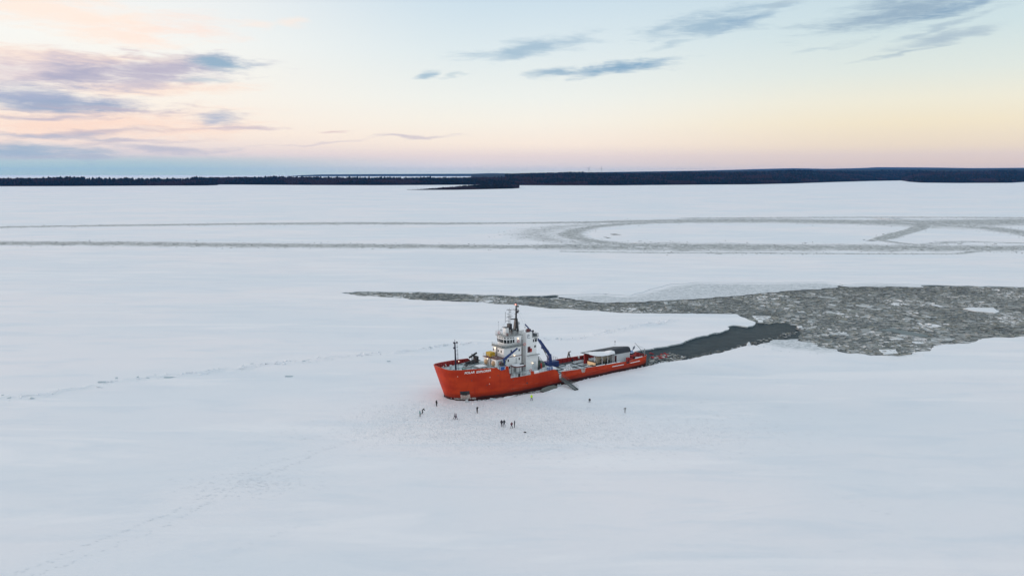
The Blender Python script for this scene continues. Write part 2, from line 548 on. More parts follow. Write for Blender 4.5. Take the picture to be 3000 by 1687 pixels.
def tab(t, x):
    return float(np.interp(x, [p[0] for p in t], [p[1] for p in t]))
RIM = [(0, 0), (.06, 1.2), (.38, 2.8), (1.0, 4.1), (1.74, 4.85), (3.63, 5.6), (5.5, 6.0), (7.66, 6.4), (9.95, 6.8), (12, 7.1), (18, 7.5), (25, 7.6), (33, 7.4), (36, 7.0), (62, 7.0), (69.5, 6.9), (71, 6.3), (71.8, 5.3), (72, 4.6)]
WLT = [(0, 0), (.1, .8), (.6, 2.0), (1.6, 3.2), (3.5, 4.5), (6.5, 5.8), (10, 6.8), (14, 7.4), (18, 7.7), (25, 7.8), (33, 7.5), (36, 7.0), (62, 6.9), (69, 6.3), (71.4, 5.2), (72, 4.4)]
def s_shift(d, z):
    return -0.315 * z * max(0.0, 1.0 - d / 12.0)
def half_b(d, z):
    t = min(1.0, max(0.0, z / 8.6)) ** 0.9
    return tab(WLT, d) * (1 - t) + tab(RIM, d) * t

# ------------------------------------------------------------------ ice sheet with the broken channel cut out of it
up_edge = [(998, 857), (1060, 854), (1240, 856), (1400, 863), (1500, 867), (1600, 866), (1700, 862), (1780, 861), (1846, 866), (1900, 850), (1966, 832), (2053, 827), (2216, 828), (2325, 827), (2420, 825), (2470, 834), (2560, 829), (2680, 834), (2800, 837), (3000, 841), (3500, 846)]
low_right = [(3500, 978), (3000, 985), (2898, 990), (2843, 1005), (2735, 1013), (2712, 1034), (2680, 1055), (2612, 1057), (2572, 1047), (2531, 1039), (2409, 1036), (2298, 1030), (2230, 1015), (2208, 1010), (2162, 1018), (2107, 1034), (2050, 1046), (1985, 1056), (1910, 1066)]
wake_up = [(1880, 1024), (1945, 1015), (1993, 1006), (2023, 993), (2080, 978), (2107, 974), (2135, 963), (2131, 957), (2150, 952), (2190, 957), (2205, 954), (2214, 944), (2180, 930), (2151, 918)]
low_left = [(2072, 919), (1972, 918), (1849, 917), (1700, 908), (1611, 904), (1524, 893), (1447, 890), (1416, 885), (1323, 883), (1214, 878), (1149, 871), (1043, 865), (1010, 860)]
G = lambda L: [gp(*p) for p in L]
moat_near = [ship_xy(s, b) for s, b in [(71.5, 7.4), (66, 7.6), (60, 7.5), (52, 7.5), (46, 7.7), (41, 8.3), (37, 9.0), (34, 8.2), (30, 9.3), (27.5, 11.0), (24.5, 11.3), (21.5, 10.4), (18, 9.8), (14, 9.4), (10, 8.6), (6.5, 7.6), (3.5, 6.0), (1.4, 4.2), (0.2, 1.8), (-0.25, 0.0)]]
moat_far = [ship_xy(s, b) for s, b in [(0.1, -1.8), (1.8, -4.4), (5, -6.4), (10, -7.6), (16, -8.6), (25, -8.8), (34, -8.2), (45, -7.7), (58, -7.6), (66, -7.8)]]
HOLE = []
HOLE += roughen(G(up_edge), 2.2, 2.0, 1.1)[:-1]
HOLE += roughen(G(low_right), 1.6, 1.3, 2.3)[:-1]
HOLE += roughen(moat_near, 0.7, 0.55, 3.7)[:-1]
HOLE += roughen(moat_far, 1.2, 0.6, 4.1)[:-1]
HOLE += roughen(G(wake_up), 1.4, 1.1, 5.9)[:-1]
HOLE += roughen(G(low_left), 2.0, 1.6, 6.4)[:-1]
HOLE = [tuple(p) for p in HOLE]
HNP = np.array(HOLE)

NX0, NX1, NY0, NY1 = -420.0, 640.0, 40.0, 1100.0
def snow_h(x, y):
    f = max(0.0, min(1.0, (x - NX0) / 60, (NX1 - x) / 60, (y - NY0) / 40, (NY1 - y) / 100))
    v = mnoise.fractal(Vector((x * 0.02, y * 0.035, 0.3)), 0.9, 2.0, 4)
    v2 = mnoise.fractal(Vector((x * 0.11 + y * 0.05, y * 0.21, 4.3)), 0.9, 2.0, 3)
    return f * (0.05 * v + 0.028 * v2)
pts = []
y = NY0
while y < NY1:
    step = max(1.8, y * 0.011)
    xx = NX0
    lim = 0.72 * y + 30
    while xx < NX1:
        if xx > NX0 and y > NY0 and -lim < xx < lim:
            pts.append((xx + rnd.uniform(-.4, .4) * step, y + rnd.uniform(-.3, .3) * step))
            xx += step * 1.25
        else:
            pts.append((xx, y)) if (xx > NX0 and y > NY0) else None
            xx += 40.0
    y += step * (1.0 if y < 330 else 2.0)
pn = np.array(pts)
keep = ~inside(HNP, pn)
sub = HNP[::3]
for i0 in range(0, len(pn), 4000):       # drop grid points that crowd the cut edge
    d2 = ((pn[i0:i0 + 4000, None, :] - sub[None]) ** 2).sum(-1).min(1)
    keep[i0:i0 + 4000] &= d2 > 1.0
pn = pn[keep]
border = []
for i in range(20): border.append((NX0 + (NX1 - NX0) * i / 20, NY0))
for i in range(20): border.append((NX1, NY0 + (NY1 - NY0) * i / 20))
for i in range(20): border.append((NX1 - (NX1 - NX0) * i / 20, NY1))
for i in range(20): border.append((NX0, NY1 - (NY1 - NY0) * i / 20))
nb, nh = len(border), len(HOLE)
allv = [Vector(p) for p in border] + [Vector(p) for p in HOLE] + [Vector(p) for p in pn]
edges = [(i, (i + 1) % nb) for i in range(nb)] + [(nb + i, nb + (i + 1) % nh) for i in range(nh)]
ov, oe, of, _, _, _ = delaunay_2d_cdt(allv, edges, [], 0, 1e-5)
V2 = np.array([(p.x, p.y) for p in ov])
F2 = np.array([f for f in of if len(f) == 3])
cen = V2[F2].mean(1)
F2 = F2[~inside(HNP, cen)]
hz = np.array([snow_h(px_, py_) for px_, py_ in V2])
hn_key = {(round(p[0], 3), round(p[1], 3)) for p in HOLE}
V3 = np.column_stack([V2, hz])
# outer frame out to the horizon
FX0, FX1, FY0, FY1 = -24000.0, 24000.0, -4000.0, 26500.0
xs, ys = [FX0, NX0, NX1, FX1], [FY0, NY0, NY1, FY1]
fv, ff = [], []
for j in range(3):
    for i in range(3):
        if i == 1 and j == 1:
            continue
        o = len(fv)
        fv += [(xs[i], ys[j], 0), (xs[i + 1], ys[j], 0), (xs[i + 1], ys[j + 1], 0), (xs[i], ys[j + 1], 0)]
        ff += [(o, o + 1, o + 2), (o, o + 2, o + 3)]
off = len(V3)
verts = np.vstack([V3, np.array(fv)])
tris = np.vstack([F2, np.array(ff) + off])
# cut edge: the thickness of the ice
sk_v, sk_f = [], []
for (a, b) in zip(HOLE, HOLE[1:] + HOLE[:1]):
    o = len(sk_v)
    sk_v += [(a[0], a[1], snow_h(*a)), (b[0], b[1], snow_h(*b)), (b[0], b[1], -0.7), (a[0], a[1], -0.7)]
    sk_f += [(o, o + 1, o + 2), (o, o + 2, o + 3)]
off = len(verts)
nsnow = len(tris)
verts = np.vstack([verts, np.array(sk_v)])
tris = np.vstack([tris, np.array(sk_f) + off])
EDGE = mat('broken_ice_edge', (0.50, 0.57, 0.60), 0.5, 0.25, 0.9)
o = np_mesh('snow_covered_ice', verts, tris.ravel(), 3, [SNOW, EDGE], np.r_[np.zeros(nsnow), np.ones(len(sk_f))], smooth=True)
link(o)
tag(o, 'snow covered sea ice sheet', kind='structure')

sea = MB()
sea.add([(-140, 80, -0.45), (660, 80, -0.45), (660, 640, -0.45), (-140, 640, -0.45)], [(0, 1, 2, 3)])
SEA = sea.build('sea_water', WATER)
tag(SEA, 'dark open sea water in the broken channel', kind='structure')

# ------------------------------------------------------------------ slush sheets lying in the channel
BRASH = mat_brash('brash_slush', (0.045, 0.060, 0.066), (0.15, 0.17, 0.165), (0.33, 0.35, 0.335), scale=1.0, edge_attr=False)
SLUSH = mat_brash('pale_refrozen_slush', (0.34, 0.39, 0.41), (0.52, 0.56, 0.58), (0.72, 0.755, 0.78), lo=0.30, hi=0.42, scale=0.8, snowc=(0.84, 0.86, 0.885), bump=0.4)
def sheet(name, poly, z, m, label, step=1.8, amp=1.2, seed=1.0, soft=0.0):
    rl = roughen(poly, step, amp, seed, closed=True)
    pl = [Vector(p) for p in rl]
    n = len(pl)
    rn_ = np.array(rl)
    if soft:
        lo_, hi_ = rn_.min(0), rn_.max(0)
        q = np.stack(np.meshgrid(np.arange(lo_[0], hi_[0], 2.5), np.arange(lo_[1], hi_[1], 2.5)), -1).reshape(-1, 2) + nr.uniform(-.6, .6, (1, 2))
        q = q[inside(rn_, q)]
        dq = np.sqrt(((q[:, None] - rn_[None]) ** 2).sum(-1).min(1))
        q = q[dq > 1.0]
        pl += [Vector(p) for p in q]
    v, e, f, *_ = delaunay_2d_cdt(pl, [(i, (i + 1) % n) for i in range(n)], [], 1, 1e-5)
    o = MB().add([(p.x, p.y, z) for p in v], [tuple(q) for q in f]).build(name, m)
    if soft:
        vv = np.array([(p.co.x, p.co.y) for p in o.data.vertices])
        hs_ = HNP[::2]
        dv_ = np.array([math.sqrt(((hs_ - p) ** 2).sum(1).min()) for p in vv])
        dv_[~inside(HNP, vv)] = 0
        at = o.data.attributes.new('amount', 'FLOAT', 'POINT')
        at.data.foreach_set('value', np.clip(dv_ / soft, 0, 1).astype(np.float32) * .95)
    return tag(o, label, kind='structure')
brash_up = [(985, 850), (1240, 852), (1400, 864), (1500, 868), (1600, 870), (1700, 877), (1754, 884), (1890, 882), (1945, 876), (2040, 872), (2162, 862), (2298, 850), (2436, 841), (2490, 838), (2707, 837), (3000, 840), (3550, 838)]
brash_low = [(3550, 990), (3000, 992), (2843, 1012), (2735, 1020), (2718, 1028), (2680, 1040), (2572, 1042), (2490, 1032), (2414, 1015), (2354, 998), (2336, 990), (2350, 970), (2345, 954), (2300, 943), (2230, 945), (2214, 942), (2151, 914), (2072, 923), (1849, 922), (1700, 914), (1520, 900), (1323, 889), (1149, 877), (1000, 866)]
BPOLY = G(brash_up + brash_low)
sheet('brash_ice_slush', BPOLY, -0.43, BRASH, 'grey green slush between the broken floes of the channel', 2.5, 1.5, 8.2)
SL = [
    ([(1640, 860), (1846, 862), (1900, 846), (1966, 826), (2053, 822), (2216, 823), (2325, 822), (2440, 820), (2470, 835), (2436, 843), (2298, 853), (2162, 865), (2040, 875), (1945, 879), (1890, 884), (1754, 886), (1690, 878), (1640, 870)], 'pale refrozen slush along the far side of the channel'),
    ([(2460, 838), (2500, 827), (2580, 823), (2700, 830), (2700, 840), (2490, 840)], 'thin pale slush lens at the far channel edge on the right'),
    ([(2215, 1012), (2271, 996), (2336, 992), (2360, 1000), (2414, 1017), (2490, 1033), (2572, 1041), (2680, 1038), (2720, 1026), (2716, 1040), (2690, 1062), (2612, 1064), (2560, 1052), (2420, 1042), (2298, 1036), (2225, 1022)], 'pale refrozen slush below the channel to the right of the wake'),
]
for i, (pl, lb) in enumerate(SL):
    sheet('refrozen_slush', G(pl), -0.13 - 0.01 * i, SLUSH, lb, 2.0, 2.4, 11.3 + i, soft=9.0)
# grey slush hugging the hull on the near side
HS = [ship_xy(s, b) for s, b in [(24, 7.4), (30, 7.2), (31, 9.6), (27.5, 11.4), (22, 11.2), (16, 10.2), (10, 9.0), (6, 7.6), (8, 6.0), (15, 7.2)]]
DSL = mat_brash('dirty_slush', (0.10, 0.105, 0.10), (0.26, 0.265, 0.25), (0.45, 0.46, 0.45), scale=1.0, edge_attr=False)
sheet('slush_by_hull', HS, -0.36, DSL, 'dirty grey slush beside the orange hull', 0.8, 0.4, 19.0)

# ------------------------------------------------------------------ floes of the brash, each a thin irregular slab
FL = [mat('floe_grey', (0.30, 0.32, 0.315), 0.6, 0.25, 0.8), mat('floe_olive', (0.24, 0.25, 0.22), 0.6, 0.25, 0.8),
      mat('floe_pale', (0.50, 0.53, 0.535), 0.6, 0.2, 0.8), mat('floe_dark', (0.11, 0.13, 0.135), 0.5, 0.25, 0.8), mat('floe_white', (0.76, 0.79, 0.81), 0.7, 0.08, 0.8)]
WAKE = G([(1880, 1040), (1945, 1015), (2023, 993), (2107, 974), (2200, 955), (2230, 947), (2300, 945), (2330, 950), (2338, 960), (2325, 972), (2290, 984), (2230, 1002), (2107, 1030), (1990, 1052), (1900, 1064)])
FZONE = [(BPOLY, 20000, 0.82, None), ([gp(1905, 1042), gp(1960, 1030), gp(2010, 1040), gp(1985, 1058), gp(1900, 1070)], 420, 0.36, None),
         (G([(1985, 1058), (2107, 1036), (2208, 1013), (2290, 990), (2340, 975), (2330, 965), (2280, 978), (2200, 1000), (2100, 1024), (1985, 1046)]), 220, 0.34, None),
         (moat_near + [ship_xy(30, 7.0), ship_xy(60, 6.8)], 330, 0.42, None)]
big = []                                   # the 300 that show largest become parts of their own
fvv, fft, fmm = [], [], []
def floe_shape(r, k, asp, ang, th, tilt):
    a = np.sort(nr.uniform(0, 2 * math.pi, k) * 0.35 + np.arange(k) * 2 * math.pi / k * 0.65 + 0.0)
    a = np.arange(k) * 2 * math.pi / k + nr.uniform(-.32, .32, k) * (6.28 / k)
    rr = r * nr.uniform(0.72, 1.15, k)
    x, y = np.cos(a) * rr * asp, np.sin(a) * rr / asp
    X = x * math.cos(ang) - y * math.sin(ang)
    Y = x * math.sin(ang) + y * math.cos(ang)
    zt = X * tilt[0] + Y * tilt[1]
    top = np.column_stack([X, Y, zt + th])
    bot = np.column_stack([X * 1.02, Y * 1.02, zt - 0.12])
    v = np.vstack([top, bot])
    f = [(0, i, i + 1) for i in range(1, k - 1)] + [t for i in range(k) for t in ((i, (i + 1) % k, k + (i + 1) % k), (i, k + (i + 1) % k, k + i))]
    return v, f
wake_np = np.array(WAKE)
slush_np = [np.array(G(s_[0])) for s_ in SL]
cand = []
for zi, (poly, n, sz, _) in enumerate(FZONE):
    pa = np.array(poly)
    got = 0
    tries = 0
    lo, hi = pa.min(0), pa.max(0)
    hi[0] = min(hi[0], 330.0)
    while got < n and tries < 60:
        tries += 1
        q = nr.uniform(lo, hi, (6000, 2))
        q = q[inside(pa, q)]
        if zi == 0:
            q = q[inside(HNP, q) & ~inside(wake_np, q)]
            for sp in slush_np:
                q = q[~inside(sp, q) | (nr.random(len(q)) < 0.05)]
        elif zi >= 2:
            q = q[inside(HNP, q)]
        for p in q[: n - got]:
            r = sz * float(np.clip(nr.lognormal(-0.35, 0.62), 0.22, 3.2))
            nzv = mnoise.noise(Vector((p[0] * 0.045, p[1] * 0.045, 2.0)))
            cand.append((p[0], p[1], r, nzv, zi))
        got += min(len(q), n - got)
for e_ in roughen(G(up_edge), 1.0, 2.0, 1.1) + roughen(G(low_left), 1.0, 1.6, 6.4) + roughen(G(low_right[:12]), 1.0, 1.3, 2.3):
    p = e_ + nr.normal(0, 1.9, 2)
    if nr.random() < .8 and p[0] < 320:
        cand.append((p[0], p[1], .75 * float(np.clip(nr.lognormal(-.3, .5), .25, 2.0)), 0.0, 4))
cin = inside(HNP, np.array([(c[0], c[1]) for c in cand]))
cand = [c for c, k_ in zip(cand, cin) if k_ or c[4] != 4]
cand.sort(key=lambda c: -c[2] * 1.0 / math.hypot(c[0], c[1], CAM_H))
for i, (x, y, r, nzv, zi) in enumerate(cand):
    k = int(nr.integers(5, 8))
    v, f = floe_shape(r, k, float(nr.uniform(0.9, 1.5)), float(nr.uniform(0, 3.14)), float(nr.uniform(0.03, 0.16)), nr.normal(0, 0.05, 2))
    u = nr.random() * 0.97 + nzv * 0.6 - 0.03
    mi = 3 if u < 0.18 else 1 if u < 0.42 else 0 if u < 0.80 else 2 if u < 0.975 else 4
    if zi == 4:
        mi = int(nr.choice([0, 2, 2, 4, 4]))
    if zi == 3:
        mi = int(nr.choice([0, 2, 2, 4, 4]))
    if zi in (1, 2):
        mi = int(nr.choice([0, 0, 1, 1, 3, 3, 2, 4], p=[.2, .2, .15, .1, .12, .1, .09, .04]))
    z = -0.43 + (0.02 if i % 2 else 0.0) + float(nr.uniform(0, 0.03))
    if i < 300 and zi not in (1, 2):
        me = bpy.data.meshes.new('ice_floe')
        me.from_pydata([tuple(q) for q in v], [], f)
        me.materials.append(FL[mi])
        ob = bpy.data.objects.new('ice_floe', me)
        ob.location = (x, y, z)
        link(ob, SEA)
    else:
        o = sum(len(q) for q in fvv) if False else None
        fvv.append(v + np.array([x, y, z]))
        fft.append(np.array(f))
        fmm += [mi] * len(f)
cnt = np.cumsum([0] + [len(v) for v in fvv])
ob = np_mesh('brash_ice', np.vstack(fvv), np.vstack([f + c for f, c in zip(fft, cnt)]).ravel(), 3, FL, fmm)
link(ob)
tag(ob, 'crushed grey ice floes packed in the broken channel', kind='stuff')

# floes that stand out
def slab(name, px_poly, z, th, m, label, tilt=(0, 0), group=None, cat='ice floe'):
    g_ = [np.array(gp(*p)) for p in px_poly]
    c = sum(g_) / len(g_)
    pl = roughen([p - c for p in g_], 1.2, 0.5, rnd.uniform(0, 50), closed=True)
    mb = MB()
    n = len(pl)
    top = [(p[0], p[1], th + p[0] * tilt[0] + p[1] * tilt[1]) for p in pl]
    bot = [(p[0], p[1], -0.25 + p[0] * tilt[0] + p[1] * tilt[1]) for p in pl]
    mb.add(top + bot, [tuple(range(n))] + [(i, (i + 1) % n, n + (i + 1) % n, n + i) for i in range(n)])
    o = mb.build(name, m)
    o.location = (c[0], c[1], z)
    return tag(o, label, cat, group)
slab('ice_floe_slab', [(2820, 904), (2840, 900), (2910, 901), (2928, 912), (2915, 916), (2860, 911)], -0.3, 0.25, FL[4], 'long clean white floe lying in the grey brash at far right')
slab('ice_floe_slab', [(2203, 923), (2258, 925), (2240, 935), (2228, 945)], -0.4, 0.12, FL[4], 'triangular white floe at the corner where the wake meets the brash')
slab('ice_floe_slab', [(2505, 890), (2530, 888), (2562, 895), (2545, 902), (2520, 896)], -0.4, 0.1, FL[2], 'pale blue grey floe in the middle of the brash channel')
slab('ice_floe_slab', [(2575, 1022), (2622, 1021), (2634, 1033), (2590, 1036)], -0.4, 0.14, FL[4], 'flat pale floe tucked into the lower bay of the channel')
slab('ice_floe_slab', [(2730, 988), (2798, 989), (2790, 995), (2728, 999)], -0.4, 0.12, FL[2], 'long pale floe beside the stepped lower right channel edge')
slab('ice_floe_slab', [(2335, 955), (2347, 954), (2350, 957), (2340, 959)], -0.4, 0.35, FL[4], 'small bright white floe at the far tip of the dark wake')
slab('ice_floe_slab', [(2375, 864), (2460, 870), (2455, 874), (2380, 868)], -0.4, 0.1, FL[2], 'narrow pale floe near the upper edge of the brash')
DARKW = mat('black_lead_water', (0.012, 0.016, 0.02), 0.3, 0.1, spec=0.2)
def lead(px_poly, z, label, m=DARKW):
    o = sheet('open_lead', G(px_poly), z, m, label, 1.2, 0.35, rnd.uniform(0, 40))
    return o
lead([(1638, 864), (1700, 860), (1760, 863), (1840, 865), (1800, 867), (1700, 866)], -0.27, 'thin dark open crack at the far edge of the channel behind the mast')
lead([(2440, 1022), (2470, 1018), (2480, 1022), (2458, 1025)], -0.24, 'small black water hole in the slush near the lower edge')
lead([(2635, 997), (2650, 994), (2662, 998), (2645, 1000)], -0.22, 'small black water hole in the brash on the right')
GREYW = mat('smooth_grey_lead', (0.10, 0.135, 0.14), 0.4, 0.15, 0.3, spec=0.25)
lead([(2570, 965), (2610, 960), (2720, 980), (2715, 986), (2640, 976)], -0.20, 'smooth grey lead of new ice across the brash', GREYW)

# ------------------------------------------------------------------ old ship tracks farther out: refrozen brash standing a little proud
TRACK = mat_brash('refrozen_track', (0.20, 0.22, 0.22), (0.41, 0.43, 0.42), (0.68, 0.70, 0.70), scale=0.4, lo=0.46, hi=0.60, snowc=(0.85, 0.865, 0.89))
TRK = []
def strip(name, path, label, across=7, fade=1.0, z0=0.02, soft=0.0, sub=9.0):
    """path: (px, py, full width in px as seen); amount falls to the edges"""
    P = []
    for (x0, y0, w0), (x1, y1, w1) in zip(path, path[1:]):
        a, b = np.array(gp(x0, y0)), np.array(gp(x1, y1))
        k = max(1, int(np.linalg.norm(b - a) / sub))
        for i in range(k):
            t = i / k
            P.append((x0 + (x1 - x0) * t, y0 + (y1 - y0) * t, w0 + (w1 - w0) * t))
    P.append(path[-1])
    # normal taken on the ice itself
    C = np.array([gp(p[0], p[1]) for p in P])
    W = np.array([abs(gp(p[0], p[1] - p[2] / 2)[1] - gp(p[0], p[1] + p[2] / 2)[1]) if p[2] > 0 else -p[2] for p in P])
    Tn = np.gradient(C, axis=0)
    Tn /= np.linalg.norm(Tn, axis=1)[:, None] + 1e-9
    N = np.column_stack([-Tn[:, 1], Tn[:, 0]])
    TRK.append((C, N, W, fade))
    v, am = [], []
    for i in range(len(P)):
        wob = 1 + 0.25 * mnoise.noise(Vector((C[i, 0] * .05, C[i, 1] * .05, 9)))
        for j in range(across):
            t = j / (across - 1) * 2 - 1
            q = C[i] + N[i] * (t * W[i] * 0.75 * wob)
            a = max(0.0, 1.0 - abs(t) ** 1.6) * fade
            h = z0 + (0.16 * mnoise.noise(Vector((q[0] * .6, q[1] * .6, 3))) + 0.12) * min(1, a * 2)
            v.append((q[0], q[1], h if 0 < j < across - 1 else -0.05))
            am.append(a)
    nC = len(P)
    fs = [(i * across + j, i * across + j + 1, (i + 1) * across + j + 1, (i + 1) * across + j) for i in range(nC - 1) for j in range(across - 1)]
    o = np_mesh(name, np.array(v), np.array(fs).ravel(), 4, [TRACK], smooth=False)
    at = o.data.attributes.new('amount', 'FLOAT', 'POINT')
    at.data.foreach_set('value', np.array(am, np.float32))
    link(o)
    return tag(o, label, kind='structure')
strip('ship_track', [(-500, 675, 5), (0, 666, 5), (250, 662, 5), (580, 658, 5), (750, 656, 6), (1040, 654.5, 7), (1100, 654.5, 7), (1303, 655.3, 6), (1500, 654, 4), (1704, 652, 5), (1878, 649, 9), (2082, 647, 12), (2250, 646, 13), (2541, 651, 15), (2687, 654, 26), (2803, 653, 20), (3000, 647, 12), (3500, 640, 12)], 'thin far refrozen ship track running across the ice', sub=8)
strip('ship_track', [(2620, 655, -60), (2750, 660, -55), (2850, 665, -50), (2920, 671, -42), (3000, 684, -34), (3200, 716, -34)], 'far track branch curving down at the right edge', z0=0.05, sub=6)
strip('ship_track', [(2000, 640, 2.5), (2250, 638, 2.5), (2600, 637, 3), (3000, 638, 3), (3400, 639, 3)], 'hairline far track above the thin far track', z0=0.03, across=5)
strip('ship_track', [(-500, 709, 11), (0, 713, 11), (378, 714, 12), (750, 719, 12), (1128, 721, 12), (1500, 723.5, 11), (1762, 723, 20), (1937, 723, 24), (2250, 725, 21), (2541, 726, 19), (2803, 727.5, 18), (3000, 727.5, 17), (3500, 728, 18)], 'wide refrozen ship track running straight across the ice', sub=5, across=9)
strip('ship_track', [(1640, 737, 2), (1900, 741, 3), (2250, 742, 3), (2541, 744, 3), (2803, 744, 3), (2860, 737, 3), (2950, 731, 3)], 'hairline crack line just below the wide track', z0=0.03, across=5, sub=5)
strip('ship_track', [(2010, 651, -30), (1900, 653, -30), (1820, 657, -30), (1745, 664, -26), (1690, 674, -24), (1668, 685, -24), (1684, 697, -24), (1740, 708, -28), (1830, 717, -34), (1990, 722, -36)], 'turning loop of broken ice curving between the two tracks', z0=0.06, sub=4, across=9)
strip('ship_track', [(1760, 656, -30), (1660, 663, -50), (1590, 673, -52), (1560, 685, -50), (1580, 697, -48), (1650, 708, -40), (1760, 717, -26)], 'pale outer swirl of the turning loop', z0=0.04, fade=0.62, sub=4, across=9)
strip('ship_track', [(2712, 655, -20), (2702, 663, -18), (2684, 672, -16), (2654, 680, -16), (2622, 688, -17), (2600, 696, -16), (2578, 702, -13), (2550, 706, -7)], 'short hooked channel crossing between the two tracks on the right', z0=0.10, sub=3, fade=1.5)
strip('ship_track', [(2575, 704, -10), (2622, 711, -10), (2687, 718, -12), (2760, 724, -14)], 'thin tail of the hooked channel joining the wide track', z0=0.08, sub=3)
strip('ship_track', [(2700, 718, 4), (2760, 712, 6), (2830, 708, 5), (2950, 712, 4), (3100, 714, 4)], 'faint side track above the wide track at right', z0=0.03, fade=0.7, sub=5)
for pl, lb in [([(1786, 686), (1800, 685), (1822, 688), (1796, 689)], 'dark open crack inside the turning loop'),
               ([(1766, 694), (1778, 695), (1792, 698), (1780, 698.5)], 'second dark crack inside the turning loop nearer the track'),
               ([(2800, 713), (2818, 713), (2816, 716), (2806, 716)], 'dark slot beside the faint track on the right')]:
    lead(pl, 0.05, lb)
lead([(2096, 741), (2116, 742), (2114, 744.5), (2098, 744)], 0.06, 'tiny dark slot on the hairline crack')

tv, tf, tm, c0 = [], [], [], 0
for (C_, N_, W_, fd) in TRK:
    L_ = np.linalg.norm(np.diff(C_, axis=0), axis=1)
    cl = np.r_[0, np.cumsum(L_)]
    nb_ = int(min(2600, cl[-1] * float(np.mean(W_)) / 20.0 * min(1, fd)))
    for _ in range(nb_):
        q = nr.uniform(0, cl[-1])
        i = min(len(C_) - 2, int(np.searchsorted(cl, q)) - 1)
        i = max(0, i)
        f_ = (q - cl[i]) / (L_[i] + 1e-9)
        p = C_[i] * (1 - f_) + C_[i + 1] * f_ + N_[i] * W_[i] * float(np.clip(nr.normal(0, .36), -.95, .95))
        if abs(p[0]) > p[1] * .75:
            continue
        r = float(np.clip(nr.lognormal(-.75, .5), .2, 1.5))
        v_, f2_ = floe_shape(r, 5, float(nr.uniform(.9, 1.6)), float(nr.uniform(0, 3.14)), float(nr.uniform(.04, .2)), nr.normal(0, .06, 2))
        tv.append(v_ + np.array([p[0], p[1], .10]))
        tf.append(np.array(f2_) + c0)
        c0 += len(v_)
        tm += [int(nr.choice([0, 1, 2, 3, 4], p=[.27, .14, .30, .12, .17]))] * len(f2_)
ob = np_mesh('track_rubble', np.vstack(tv), np.vstack(tf).ravel(), 3, FL, tm)
link(ob)
tag(ob, 'jumbled ice blocks frozen into the old ship tracks', kind='stuff')

# ------------------------------------------------------------------ pressure ridge crossing the ice behind the ship
RBL = mat('ridge_ice_block', (0.78, 0.82, 0.855), 0.6, 0.12, 1.5)
RBD = mat('ridge_ice_block_blue', (0.45, 0.54, 0.58), 0.45, 0.2, 1.5)
ridge_px = [(-60, 1172), (60, 1163), (150, 1152), (300, 1120), (420, 1108), (500, 1098), (620, 1088), (760, 1068), (870, 1058), (960, 1048), (1100, 1037), (1240, 1024), (1330, 1006), (1440, 1003), (1700, 990), (1760, 977), (1850, 958), (1930, 945), (1990, 934)]
blk = []
for k in range(8):
    mb = MB()
    x, y_, z_ = rnd.uniform(.5, 1.0), rnd.uniform(.3, .6), rnd.uniform(.12, .3)
    vs = [(sx * x * rnd.uniform(.6, 1.1), sy * y_ * rnd.uniform(.6, 1.1), sz * z_ * rnd.uniform(.7, 1.1)) for sz in (-1, 1) for sx, sy in ((-1, -1), (1, -1), (1, 1), (-1, 1))]
    mb.add(vs, [(0, 1, 2, 3), (4, 5, 6, 7), (0, 1, 5, 4), (1, 2, 6, 5), (2, 3, 7, 6), (3, 0, 4, 7)])
    o_ = mb.build('ice_block', RBD if k == 7 else RBL)
    blk.append(o_.data)
    bpy.data.objects.remove(o_)
ridge_root = None
mbh = MB()                                  # low snow hump along the ridge
C = roughen(G(ridge_px), 1.5, 3.0, 21.0)
rows = []
TT = (-3.4, -2.4, -1.6, -1.0, -0.5, 0.0, 0.4, 0.9, 1.5, 2.3, 3.4)
for i in range(len(C)):
    a, b = C[max(0, i - 1)], C[min(len(C) - 1, i + 1)]
    d = (b - a) / (np.linalg.norm(b - a) + 1e-9)
    nrm = np.array([-d[1], d[0]])
    amp = max(0.03, 0.20 + 0.42 * mnoise.noise(Vector((C[i][0] * .09, C[i][1] * .09, 6))))
    row = []
    for t in TT:
        q = C[i] + nrm * t
        env = (1 - abs(t) / 3.4)
        row.append((q[0] + rnd.gauss(0, .2), q[1] + rnd.gauss(0, .2), -0.1 if abs(t) > 3.3 else amp * env * (.7 + rnd.uniform(-.6, .6)) - (.10 if t == 0.4 else 0)))
    rows.append(row)
mbh.grid(rows)
ridge_root = mbh.build('pressure_ridge', SNOW, smooth=False)
tag(ridge_root, 'low pressure ridge of snow and broken ice blocks running behind the ship', 'ice ridge')
for i in range(340):
    t = rnd.random() ** 1.0 * (len(C) - 1)
    c = C[int(t)]
    dens = mnoise.noise(Vector((c[0] * .06, c[1] * .06, 13)))
    if dens < -0.15 and rnd.random() < 0.8:
        continue
    ob = bpy.data.objects.new('ice_block', rnd.choice(blk))
    s_ = 0.28 + 0.6 * rnd.random() ** 2
    ob.scale = (s_, s_, s_)
    ob.location = (c[0] + rnd.gauss(0, 1.1), c[1] + rnd.gauss(0, 1.5), 0.08)
    ob.rotation_euler = (rnd.gauss(0, .25), rnd.gauss(0, .35), rnd.uniform(0, 6.28))
    link(ob, ridge_root)
